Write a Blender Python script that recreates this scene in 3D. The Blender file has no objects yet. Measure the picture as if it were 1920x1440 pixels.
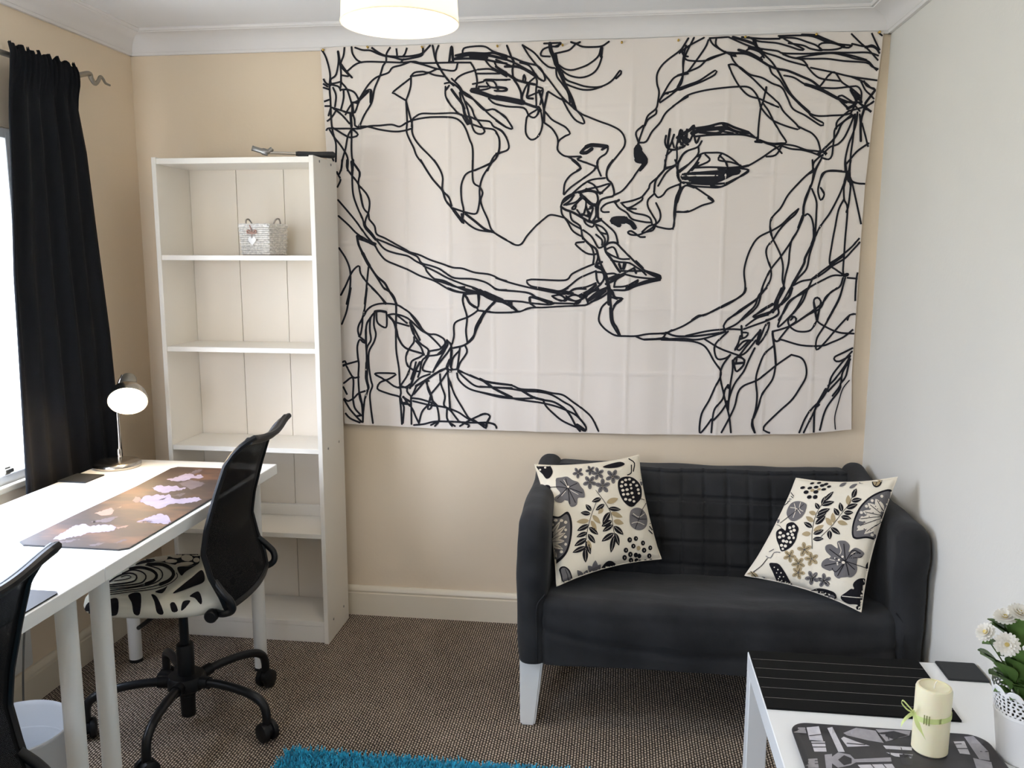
import bpy, bmesh, math, random
import numpy as np
from mathutils import Vector, Matrix, noise
from mathutils.bvhtree import BVHTree
random.seed(7)
SC = bpy.context.scene
COL = SC.collection

# ------------------------------------------------------------------ camera
F, YAW, PIT, ROL, CAMH = 1582.17, 7.3358, 8.629, 0.1271, 1.4555
_a, _b, _r = [math.radians(v) for v in (YAW, PIT, ROL)]
FW = Vector((-math.sin(_a)*math.cos(_b), math.cos(_a)*math.cos(_b), -math.sin(_b)))
_rt = Vector((math.cos(_a), math.sin(_a), 0)); _up = _rt.cross(FW)
RT = math.cos(_r)*_rt + math.sin(_r)*_up
UP = -math.sin(_r)*_rt + math.cos(_r)*_up
CAM = Vector((0, 0, CAMH))
cam = bpy.data.cameras.new('camera'); cam.sensor_width = 36.0; cam.lens = F/1920*36
cam.clip_start = 0.01
camo = bpy.data.objects.new('camera', cam); COL.objects.link(camo)
camo.matrix_world = Matrix(((RT.x, UP.x, -FW.x, CAM.x), (RT.y, UP.y, -FW.y, CAM.y), (RT.z, UP.z, -FW.z, CAM.z), (0, 0, 0, 1)))
SC.camera = camo
def pxray(x, y): return (FW + RT*((x-960)/F) - UP*((y-720)/F)).normalized()

# ------------------------------------------------------------------ world, daylight, exposure
WORLD_STRENGTH = 20.5
w = bpy.data.worlds.new('overcast_sky'); SC.world = w; w.use_nodes = True
_bg = w.node_tree.nodes['Background']; _bg.inputs[1].default_value = WORLD_STRENGTH
_tc = w.node_tree.nodes.new('ShaderNodeTexCoord'); _sp = w.node_tree.nodes.new('ShaderNodeSeparateXYZ'); _rp = w.node_tree.nodes.new('ShaderNodeValToRGB')
w.node_tree.links.new(_tc.outputs['Generated'], _sp.inputs[0])
_mr = w.node_tree.nodes.new('ShaderNodeMapRange'); _mr.inputs[1].default_value = -1; _mr.inputs[2].default_value = 1
w.node_tree.links.new(_sp.outputs['Z'], _mr.inputs[0]); w.node_tree.links.new(_mr.outputs[0], _rp.inputs[0]); w.node_tree.links.new(_rp.outputs[0], _bg.inputs[0])
_e = _rp.color_ramp.elements            # overcast sky, brightest overhead, over dull ground
_e[0].position = 0.0; _e[0].color = (0.42, 0.46, 0.48, 1); _e[1].position = 1.0; _e[1].color = (1.95, 2.25, 2.85, 1)
for _p, _c in ((0.485, (0.44, 0.49, 0.52, 1)), (0.515, (0.50, 0.57, 0.70, 1)), (0.75, (0.92, 1.06, 1.34, 1))):
    _x = _e.new(_p); _x.color = _c
# the sky enters through the window of the room; the portal only guides its sampling
XL, XR, YB, YF, ZC = -1.896, 0.90, 3.19, -1.10, 2.29
W2_X0, W2_X1, W2_Z0, W2_Z1 = -1.80, -0.85, 1.00, 2.12      # second window, in the wall behind the photographer
WIN_Y0, WIN_Y1, WIN_Z0, WIN_Z1 = 1.35, 2.505, 0.74, 1.845
WALL_T = 0.16
def portal(name, loc, rot, sx, sy):
    l = bpy.data.lights.new(name, 'AREA'); l.shape = 'RECTANGLE'; l.size = sx; l.size_y = sy
    l.cycles.is_portal = True
    o = bpy.data.objects.new(name, l); o.location = loc; o.rotation_euler = rot; COL.objects.link(o)
portal('window_portal', (XL-WALL_T-0.01, (WIN_Y0+WIN_Y1)/2, (WIN_Z0+WIN_Z1)/2), (0, -math.pi/2, 0), WIN_Z1-WIN_Z0, WIN_Y1-WIN_Y0)
portal('rear_window_portal', ((W2_X0+W2_X1)/2, YF-WALL_T-0.01, (W2_Z0+W2_Z1)/2), (math.pi/2, 0, 0), W2_X1-W2_X0, W2_Z1-W2_Z0)
SC.view_settings.view_transform = 'Standard'; SC.view_settings.look = 'None'
SC.view_settings.exposure = -0.17; SC.view_settings.gamma = 1.0; SC.view_settings.use_curve_mapping = False

# ------------------------------------------------------------------ materials
def srgb(r, g, b):
    f = lambda c: c/12.92 if c <= 0.04045 else ((c+0.055)/1.055)**2.4
    return (f(r/255), f(g/255), f(b/255), 1)
def mat(name, col, rough=0.5, metal=0.0, bump=0.0, bscale=40, var=0.0, vscale=6, sheen=0.0, coat=0.0, spec=0.5):
    m = bpy.data.materials.new(name); m.use_nodes = True
    nt = m.node_tree; b = nt.nodes['Principled BSDF']
    b.inputs['Base Color'].default_value = col; b.inputs['Roughness'].default_value = rough
    b.inputs['Metallic'].default_value = metal; b.inputs['Specular IOR Level'].default_value = spec
    b.inputs['Sheen Weight'].default_value = sheen; b.inputs['Coat Weight'].default_value = coat
    tc = nt.nodes.new('ShaderNodeTexCoord')
    if var > 0:
        n = nt.nodes.new('ShaderNodeTexNoise'); n.inputs['Scale'].default_value = vscale; n.inputs['Detail'].default_value = 5
        nt.links.new(tc.outputs['Object'], n.inputs['Vector'])
        r = nt.nodes.new('ShaderNodeValToRGB')
        c0 = tuple(max(0, c*(1-var)) for c in col[:3])+(1,); c1 = tuple(min(1, c*(1+var)) for c in col[:3])+(1,)
        r.color_ramp.elements[0].position = 0.3; r.color_ramp.elements[1].position = 0.7
        r.color_ramp.elements[0].color = c0; r.color_ramp.elements[1].color = c1
        nt.links.new(n.outputs['Fac'], r.inputs['Fac']); nt.links.new(r.outputs['Color'], b.inputs['Base Color'])
    if bump > 0:
        n2 = nt.nodes.new('ShaderNodeTexNoise'); n2.inputs['Scale'].default_value = bscale; n2.inputs['Detail'].default_value = 4
        nt.links.new(tc.outputs['Object'], n2.inputs['Vector'])
        bp = nt.nodes.new('ShaderNodeBump'); bp.inputs['Strength'].default_value = bump; bp.inputs['Distance'].default_value = 0.004
        nt.links.new(n2.outputs['Fac'], bp.inputs['Height']); nt.links.new(bp.outputs['Normal'], b.inputs['Normal'])
    return m
def emis(name, col, strength):
    m = bpy.data.materials.new(name); m.use_nodes = True; nt = m.node_tree
    b = nt.nodes['Principled BSDF']; b.inputs['Emission Color'].default_value = col; b.inputs['Emission Strength'].default_value = strength
    b.inputs['Base Color'].default_value = (0.8, 0.8, 0.8, 1)
    return m
def nodes(m): return m.node_tree.nodes, m.node_tree.links
def vmath(nt, op, a, b=None):
    n = nt.nodes.new('ShaderNodeMath'); n.operation = op
    for i, v in enumerate((a, b)):
        if v is None: continue
        if isinstance(v, (int, float)): n.inputs[i].default_value = v
        else: nt.links.new(v, n.inputs[i])
    return n.outputs[0]

M = {}
M['wall'] = mat('cream_wall_paint', srgb(234, 215, 188), 0.75, bump=0.12, bscale=90, var=0.02, vscale=2, spec=0.3)
M['wall_side'] = mat('daylit_cream_wall_paint', srgb(233, 229, 219), 0.7, bump=0.12, bscale=90, var=0.02, vscale=2, spec=0.3)  # same cream paint, its colour shifted neutral to carry cool window light
M['ceiling'] = mat('white_ceiling_paint', srgb(246, 244, 242), 0.85, bump=0.08, bscale=120, spec=0.2)
M['cornice'] = mat('white_plaster_coving', srgb(236, 231, 226), 0.7, bump=0.05, bscale=60, spec=0.3)
M['gloss'] = mat('cream_gloss_woodwork', srgb(232, 220, 198), 0.35, bump=0.04, bscale=30)
M['upvc'] = mat('white_window_plastic', srgb(240, 241, 242), 0.3)
M['book'] = mat('white_melamine_board', srgb(243, 236, 224), 0.38, bump=0.015, bscale=25)
M['bookback'] = mat('white_hardboard', srgb(240, 228, 210), 0.55, bump=0.02, bscale=25, var=0.015, vscale=3)
M['desk'] = mat('white_lacquered_top', srgb(243, 242, 238), 0.28)
M['leg'] = mat('white_powder_coated_steel', srgb(236, 234, 228), 0.32)
M['blackplastic'] = mat('black_plastic', (0.006, 0.006, 0.007, 1), 0.45, spec=0.3)
M['blackmetal'] = mat('black_painted_metal', (0.006, 0.0065, 0.008, 1), 0.36, spec=0.4)
M['blackfoot'] = mat('black_rubber', (0.01, 0.01, 0.01, 1), 0.6)
M['curtain'] = mat('black_curtain_cloth', (0.0055, 0.006, 0.0075, 1), 0.9, bump=0.15, bscale=300, spec=0.2)
M['rod'] = mat('brushed_pewter', srgb(150, 145, 135), 0.4, metal=0.85)
M['chrome'] = mat('brushed_nickel', srgb(190, 185, 178), 0.22, metal=1.0)
M['steel'] = mat('forged_steel', srgb(140, 138, 134), 0.3, metal=0.9)
M['cloth'] = mat('ivory_polyester_cloth', srgb(238, 227, 216), 0.75, bump=0.06, bscale=350, spec=0.25, sheen=0.1)
M['ink'] = mat('black_printed_ink', (0.012, 0.012, 0.017, 1), 0.7, spec=0.25)
M['brass'] = mat('brass_pin', srgb(190, 160, 90), 0.25, metal=1.0)
M['sofa'] = mat('charcoal_suede', (0.0185, 0.0187, 0.0200, 1), 0.8, bump=0.25, bscale=45, var=0.35, vscale=7, sheen=0.08, spec=0.25)
M['seam'] = mat('dark_seam_thread', (0.006, 0.006, 0.007, 1), 0.8)
M['sofaleg'] = mat('white_moulded_plastic', srgb(232, 232, 228), 0.35)
M['pillow'] = mat('cream_cotton', srgb(238, 228, 208), 0.85, bump=0.1, bscale=400, spec=0.2)
M['pk'] = mat('print_black', (0.010, 0.009, 0.012, 1), 0.85, spec=0.2)
M['pg'] = mat('print_grey', srgb(112, 108, 108), 0.85, spec=0.2)
M['pt'] = mat('print_tan', srgb(176, 156, 120), 0.85, spec=0.2)
M['pw'] = mat('print_pale', srgb(232, 222, 204), 0.85, spec=0.2)
M['table'] = mat('white_foil_board', srgb(242, 241, 238), 0.3)
M['slat'] = mat('black_slat', (0.006, 0.006, 0.006, 1), 0.75, spec=0.12)
M['slatgap'] = mat('grey_mat_thread', srgb(150, 146, 140), 0.7)
M['coaster'] = mat('black_leatherette', (0.011, 0.013, 0.015, 1), 0.6, bump=0.1, bscale=200)
M['tray'] = mat('charcoal_melamine', srgb(54, 52, 55), 0.3, var=0.2, vscale=30)
M['tr1'] = mat('tray_print_pale', srgb(206, 202, 206), 0.32, var=0.12, vscale=60)
M['tr2'] = mat('tray_print_mid', srgb(160, 156, 160), 0.32, var=0.12, vscale=60)
M['tr3'] = mat('tray_print_dark', srgb(52, 50, 54), 0.32, var=0.15, vscale=60)
M['wax'] = mat('ivory_wax', srgb(243, 234, 200), 0.45)
M['wax'].node_tree.nodes['Principled BSDF'].inputs['Subsurface Weight'].default_value = 0.35
M['wax'].node_tree.nodes['Principled BSDF'].inputs['Subsurface Radius'].default_value = (0.03, 0.02, 0.01)
M['wick'] = mat('cotton_wick', srgb(235, 228, 210), 0.8)
M['ribbon'] = mat('lime_organza_ribbon', srgb(214, 226, 150), 0.6)
M['tagtxt'] = mat('olive_tag_print', srgb(120, 125, 60), 0.7)
M['potwhite'] = mat('white_enamel', srgb(246, 245, 243), 0.3)
M['leafgreen'] = mat('artificial_leaf_green', srgb(92, 122, 60), 0.5, var=0.25, vscale=40)
M['stem'] = mat('artificial_stem', srgb(96, 116, 66), 0.6)
M['petal'] = mat('white_petal', srgb(246, 242, 232), 0.6)
M['petalcore'] = mat('yellow_flower_centre', srgb(214, 192, 120), 0.7, bump=0.4, bscale=300)
M['soil'] = mat('brown_pot_filler', srgb(70, 60, 45), 0.9)
M['bin'] = mat('white_bin_plastic', srgb(236, 238, 240), 0.35)
M['wicker'] = mat('whitewashed_wicker', srgb(226, 220, 212), 0.8, var=0.25, vscale=120)
M['wickerdark'] = mat('grey_wicker_core', srgb(158, 148, 138), 0.9, var=0.2, vscale=60)
M['heart'] = mat('white_painted_heart', srgb(246, 242, 238), 0.5)
M['ribpink'] = mat('dusky_pink_bow', srgb(176, 140, 126), 0.7)
M['grip'] = mat('black_hammer_grip', (0.014, 0.014, 0.016, 1), 0.5)
M['cable'] = mat('grey_cable', srgb(110, 108, 104), 0.5)
M['radiator'] = mat('white_radiator_enamel', srgb(232, 230, 224), 0.35)
M['matedge'] = mat('black_mat_edge', (0.01, 0.01, 0.012, 1), 0.6)
M['land'] = mat('map_land_lilac', srgb(146, 134, 148), 0.7, var=0.12, vscale=25)
M['land2'] = mat('map_land_blush', srgb(140, 112, 96), 0.7, var=0.12, vscale=25)
M['land3'] = mat('map_land_dusk', srgb(92, 80, 82), 0.7, var=0.12, vscale=25)
M['seatcream'] = mat('seat_cover_white', srgb(234, 230, 214), 0.85, bump=0.08, bscale=400, spec=0.2)
M['shade'] = mat('white_fabric_lampshade', srgb(250, 246, 236), 0.8)
_b = M['shade'].node_tree.nodes['Principled BSDF']; _b.inputs['Transmission Weight'].default_value = 0.0
def translucent(m, fac, col):
    nt = m.node_tree; b = nt.nodes['Principled BSDF']; out = nt.nodes['Material Output']
    t = nt.nodes.new('ShaderNodeBsdfTranslucent'); t.inputs[0].default_value = col
    mx = nt.nodes.new('ShaderNodeMixShader'); mx.inputs[0].default_value = fac
    nt.links.new(b.outputs[0], mx.inputs[1]); nt.links.new(t.outputs[0], mx.inputs[2]); nt.links.new(mx.outputs[0], out.inputs[0])
translucent(M['shade'], 0.5, srgb(255, 248, 232))
translucent(M['petal'], 0.3, srgb(250, 246, 236))
M['bulb'] = emis('warm_ceiling_bulb', (1.0, 0.90, 0.76, 1), 280)
M['lampbulb'] = emis('warm_desk_lamp_bulb', (1.0, 0.72, 0.42, 1), 130)
M['lampin'] = mat('white_reflector', srgb(248, 244, 236), 0.5)
# mesh fabric of the chair backs
M['mesh'] = mat('black_mesh_fabric', (0.0045, 0.0045, 0.005, 1), 0.85, spec=0.12)
_nt = M['mesh'].node_tree
_tc = _nt.nodes.new('ShaderNodeTexCoord'); _sep = _nt.nodes.new('ShaderNodeSeparateXYZ'); _nt.links.new(_tc.outputs['Object'], _sep.inputs[0])
_s1 = vmath(_nt, 'SINE', vmath(_nt, 'MULTIPLY', _sep.outputs['Y'], 2*math.pi/0.0032)); _s2 = vmath(_nt, 'SINE', vmath(_nt, 'MULTIPLY', _sep.outputs['Z'], 2*math.pi/0.0026))
_h = vmath(_nt, 'GREATER_THAN', vmath(_nt, 'ADD', _s1, _s2), 1.88)
_tr = _nt.nodes.new('ShaderNodeBsdfTransparent'); _mx = _nt.nodes.new('ShaderNodeMixShader')
_nt.links.new(_h, _mx.inputs[0]); _nt.links.new(_nt.nodes['Principled BSDF'].outputs[0], _mx.inputs[1]); _nt.links.new(_tr.outputs[0], _mx.inputs[2])
_nt.links.new(_mx.outputs[0], _nt.nodes['Material Output'].inputs[0])
# desk mat: brown map sea with warm centre (printed artwork)
m = M['matprint'] = mat('brown_map_print', srgb(92, 66, 54), 0.6)
_nt = m.node_tree; _tc = _nt.nodes.new('ShaderNodeTexCoord'); _n = _nt.nodes.new('ShaderNodeTexNoise'); _n.inputs['Scale'].default_value = 4.5; _n.inputs['Detail'].default_value = 8
_mp = _nt.nodes.new('ShaderNodeMapping'); _mp.inputs['Scale'].default_value = (1.0, 2.2, 1); _mp.inputs['Rotation'].default_value = (0, 0, 0.5)
_nt.links.new(_tc.outputs['Object'], _mp.inputs[0]); _nt.links.new(_mp.outputs[0], _n.inputs[0])
_rp = _nt.nodes.new('ShaderNodeValToRGB'); _e = _rp.color_ramp.elements
_e[0].position = 0.3; _e[0].color = srgb(30, 23, 24); _e[1].position = 0.76; _e[1].color = srgb(112, 74, 50)
_x = _e.new(0.5); _x.color = srgb(50, 36, 31)
_nt.links.new(_n.outputs['Fac'], _rp.inputs[0]); _nt.links.new(_rp.outputs[0], _nt.nodes['Principled BSDF'].inputs['Base Color'])
# glass
m = M['glass'] = bpy.data.materials.new('window_glass'); m.use_nodes = True; _nt = m.node_tree
_nt.nodes.remove(_nt.nodes['Principled BSDF'])
_t = _nt.nodes.new('ShaderNodeBsdfTransparent'); _g = _nt.nodes.new('ShaderNodeBsdfGlossy'); _g.inputs['Roughness'].default_value = 0.02
_mx = _nt.nodes.new('ShaderNodeMixShader'); _mx.inputs[0].default_value = 0.05; _nt.links.new(_t.outputs[0], _mx.inputs[1]); _nt.links.new(_g.outputs[0], _mx.inputs[2])
_nt.links.new(_mx.outputs[0], _nt.nodes['Material Output'].inputs[0])
# looped carpet
m = M['carpet'] = mat('brown_looped_carpet', srgb(128, 112, 94), 0.95, spec=0.1, sheen=0.1)
_nt = m.node_tree; _tc = _nt.nodes.new('ShaderNodeTexCoord')
_nz = _nt.nodes.new('ShaderNodeTexNoise'); _nz.inputs['Scale'].default_value = 60; _nz.inputs['Detail'].default_value = 3; _nt.links.new(_tc.outputs['Object'], _nz.inputs[0])
_nl = _nt.nodes.new('ShaderNodeTexNoise'); _nl.inputs['Scale'].default_value = 9; _nl.inputs['Detail'].default_value = 4; _nt.links.new(_tc.outputs['Object'], _nl.inputs[0])
_sep = _nt.nodes.new('ShaderNodeSeparateXYZ'); _nt.links.new(_tc.outputs['Object'], _sep.inputs[0])
_wob = vmath(_nt, 'MULTIPLY', vmath(_nt, 'SUBTRACT', _nz.outputs['Fac'], 0.5), 8.0)
_kx = vmath(_nt, 'ADD', vmath(_nt, 'MULTIPLY', _sep.outputs['X'], 2*math.pi/0.0086), vmath(_nt, 'MULTIPLY', _wob, 0.30))
_row = vmath(_nt, 'FLOOR', vmath(_nt, 'DIVIDE', _sep.outputs['X'], 0.0086))
_ph = vmath(_nt, 'MULTIPLY', vmath(_nt, 'MODULO', _row, 2.0), math.pi)
_ky = vmath(_nt, 'ADD', vmath(_nt, 'ADD', vmath(_nt, 'MULTIPLY', _sep.outputs['Y'], 2*math.pi/0.0125), _ph), _wob)
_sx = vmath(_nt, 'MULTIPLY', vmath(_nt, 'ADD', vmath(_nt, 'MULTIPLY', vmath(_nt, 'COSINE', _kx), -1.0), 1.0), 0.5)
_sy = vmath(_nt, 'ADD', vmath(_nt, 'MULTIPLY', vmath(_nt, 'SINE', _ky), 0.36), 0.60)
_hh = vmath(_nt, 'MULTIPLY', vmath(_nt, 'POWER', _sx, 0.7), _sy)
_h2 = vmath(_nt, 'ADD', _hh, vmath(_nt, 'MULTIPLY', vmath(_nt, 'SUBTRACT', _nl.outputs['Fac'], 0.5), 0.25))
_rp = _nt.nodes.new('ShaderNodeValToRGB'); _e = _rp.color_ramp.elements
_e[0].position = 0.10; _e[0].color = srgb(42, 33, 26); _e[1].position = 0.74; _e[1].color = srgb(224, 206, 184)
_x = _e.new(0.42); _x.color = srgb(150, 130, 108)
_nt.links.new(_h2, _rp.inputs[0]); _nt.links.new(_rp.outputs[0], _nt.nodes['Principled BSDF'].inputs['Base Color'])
_bp = _nt.nodes.new('ShaderNodeBump'); _bp.inputs['Strength'].default_value = 0.9; _bp.inputs['Distance'].default_value = 0.005
_nt.links.new(_hh, _bp.inputs['Height']); _nt.links.new(_bp.outputs[0], _nt.nodes['Principled BSDF'].inputs['Normal'])
# shag rug
m = M['rug'] = mat('turquoise_yarn', srgb(46, 162, 196), 0.9, spec=0.15, var=0.45, vscale=70, sheen=0.2)
M['rugbase'] = mat('turquoise_rug_backing', srgb(20, 96, 122), 0.95)

# ------------------------------------------------------------------ mesh helpers (world coordinates in, origin moved to base)
def smooth(me, angle=None):
    me.polygons.foreach_set('use_smooth', [True]*len(me.polygons))
    if angle is not None: me.set_sharp_from_angle(angle=math.radians(angle))
def tag(o, label=None, cat=None, group=None, kind=None):
    if label: o['label'] = label
    if cat: o['category'] = cat
    if group: o['group'] = group
    if kind: o['kind'] = kind
    return o
def thing(name, label, cat, loc, group=None):
    o = bpy.data.objects.new(name, None); o.location = loc; o.empty_display_size = 0.05; COL.objects.link(o)
    return tag(o, label, cat, group)
def root_of(p):
    while p.parent: p = p.parent
    return p
def mk(name, verts, faces, material, parent=None, sm=40, origin=None):
    vs = [Vector(v) for v in verts]
    if parent is not None: org = Vector(root_of(parent).location)
    elif origin is not None: org = Vector(origin)
    else: org = Vector((sum(v.x for v in vs)/len(vs), sum(v.y for v in vs)/len(vs), min(v.z for v in vs)))
    me = bpy.data.meshes.new(name); me.from_pydata([v-org for v in vs], [], faces); me.update()
    if sm: smooth(me, sm)
    me.materials.append(M[material])
    o = bpy.data.objects.new(name, me); COL.objects.link(o)
    if parent is not None: o.parent = parent      # parts keep their root's origin, so a part of a part needs no offset
    else: o.location = org
    return o
def join(*gs):
    V, Fc = [], []
    for v, f in gs:
        k = len(V); V += [Vector(q) for q in v]; Fc += [tuple(i+k for i in t) for t in f]
    return V, Fc
def box(lo, hi, bev=0.0, seg=2):
    bm = bmesh.new(); bmesh.ops.create_cube(bm, size=1)
    for v in bm.verts: v.co = Vector([lo[i]+(v.co[i]+.5)*(hi[i]-lo[i]) for i in range(3)])
    if bev > 0: bmesh.ops.bevel(bm, geom=bm.edges[:], offset=bev, segments=seg, profile=.5, affect='EDGES')
    return bmout(bm)
def bmout(bm):
    bm.verts.index_update()
    V = [v.co.copy() for v in bm.verts]; Fc = [tuple(v.index for v in f.verts) for f in bm.faces]; bm.free(); return V, Fc
def lathe(prof, c=(0, 0, 0), n=32, axis=None, close=False):
    """prof: (radius, height) pairs along the axis"""
    ax = Vector(axis or (0, 0, 1)).normalized()
    t = ax.orthogonal().normalized(); b = ax.cross(t)
    if axis is None: t, b = Vector((1, 0, 0)), Vector((0, 1, 0))
    V, Fc = [], []; c = Vector(c)
    for r, h in prof:
        for k in range(n):
            a = 2*math.pi*k/n; V.append(c+ax*h+(t*math.cos(a)+b*math.sin(a))*r)
    for i in range(len(prof)-1):
        for k in range(n):
            k2 = (k+1) % n; Fc.append((i*n+k, i*n+k2, (i+1)*n+k2, (i+1)*n+k))
    if close:
        L = (len(prof)-1)*n
        for k in range(n): Fc.append((L+k, L+(k+1) % n, (k+1) % n, k))
    return V, Fc
def catmull(pts, step=None, n=None, closed=False):
    P = [Vector(p) for p in pts]
    if len(P) < 3 and not closed:
        a, b = P[0], P[-1]; k = n or max(1, int((b-a).length/(step or 1)))
        return [a.lerp(b, i/k) for i in range(k+1)]
    out = []; m = len(P)
    rng = m if closed else m-1
    for i in range(rng):
        p1, p2 = P[i], P[(i+1) % m]
        p0 = P[(i-1) % m] if (closed or i > 0) else p1*2-p2
        p3 = P[(i+2) % m] if (closed or i+2 < m) else p2*2-p1
        k = n or max(2, int((p2-p1).length/step))
        for j in range(k):
            t = j/k
            out.append(.5*((2*p1)+(p2-p0)*t+(2*p0-5*p1+4*p2-p3)*t*t+(3*p1-p0-3*p2+p3)*t**3))
    if not closed: out.append(P[-1].copy())
    return out
def tube(path, r, n=10, caps=True, closed=False):
    """r: number or list along path"""
    P = [Vector(p) for p in path]; m = len(P); V, Fc = [], []
    up = None
    for i in range(m):
        if closed: d = P[(i+1) % m]-P[(i-1) % m]
        else: d = P[min(i+1, m-1)]-P[max(i-1, 0)]
        d.normalize()
        if up is None: up = d.orthogonal().normalized()
        else:
            up = (up-d*up.dot(d)); up = up.normalized() if up.length > 1e-6 else d.orthogonal().normalized()
        s = d.cross(up); rr = r[i] if isinstance(r, (list, tuple)) else r
        for k in range(n):
            a = 2*math.pi*k/n; V.append(P[i]+(up*math.cos(a)+s*math.sin(a))*rr)
    for i in range(m if closed else m-1):
        for k in range(n):
            k2 = (k+1) % n; i2 = (i+1) % m; Fc.append((i*n+k, i*n+k2, i2*n+k2, i2*n+k))
    if caps and not closed:
        Fc.append(tuple(range(n-1, -1, -1))); Fc.append(tuple((m-1)*n+k for k in range(n)))
    return V, Fc
def rbox(lo, hi, r, n=(6, 6, 6), fn=None):
    """rounded box with even grids, optionally deformed by fn(Vector)->Vector"""
    def ax(a, b, k):
        e = [0, .12, .3, .55, .8, 1]
        L = [a+r*t for t in e]; R = [b-r*t for t in reversed(e)]
        mid = [a+r+(b-a-2*r)*i/k for i in range(1, k)]
        return L+mid+R
    A = [ax(lo[i], hi[i], n[i]) for i in range(3)]
    V, Fc, D = [], [], {}
    def vid(p):
        key = tuple(round(c, 6) for c in p)
        if key not in D:
            q = Vector([min(max(p[i], lo[i]+r), hi[i]-r) for i in range(3)]); d = Vector(p)-q
            if d.length > 1e-9: q = q+d.normalized()*r
            D[key] = len(V); V.append(q)
        return D[key]
    for a in range(3):
        b, c = (a+1) % 3, (a+2) % 3
        for side, val in ((0, lo[a]), (1, hi[a])):
            for i in range(len(A[b])-1):
                for j in range(len(A[c])-1):
                    q = []
                    for (ii, jj) in ((i, j), (i+1, j), (i+1, j+1), (i, j+1)):
                        p = [0, 0, 0]; p[a] = val; p[b] = A[b][ii]; p[c] = A[c][jj]; q.append(vid(p))
                    Fc.append(tuple(q) if side else tuple(reversed(q)))
    if fn: V = [fn(v) for v in V]
    return V, Fc
def grid(nu, nv, fn, flip=False):
    V = [Vector(fn(i/nu, j/nv)) for j in range(nv+1) for i in range(nu+1)]
    Fc = []
    for j in range(nv):
        for i in range(nu):
            a = j*(nu+1)+i; q = (a, a+1, a+nu+2, a+nu+1); Fc.append(q[::-1] if flip else q)
    return V, Fc
def slab(poly, z0, z1):
    """vertical-sided slab from a 2D outline"""
    n = len(poly); V = [Vector((p[0], p[1], z0)) for p in poly]+[Vector((p[0], p[1], z1)) for p in poly]
    Fc = [tuple(range(n-1, -1, -1)), tuple(range(n, 2*n))]+[(i, (i+1) % n, n+(i+1) % n, n+i) for i in range(n)]
    return V, Fc
def rrect(x0, x1, y0, y1, r, k=6):
    P = []
    for cx, cy, a0 in ((x1-r, y1-r, 0), (x0+r, y1-r, 90), (x0+r, y0+r, 180), (x1-r, y0+r, 270)):
        for i in range(k+1):
            a = math.radians(a0+90*i/k); P.append((cx+r*math.cos(a), cy+r*math.sin(a)))
    return P
def struct(name, g, material, sm=None, parent=None):
    o = mk(name, g[0], g[1], material, parent, sm=sm)
    if parent is None: o['kind'] = 'structure'
    return o

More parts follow.
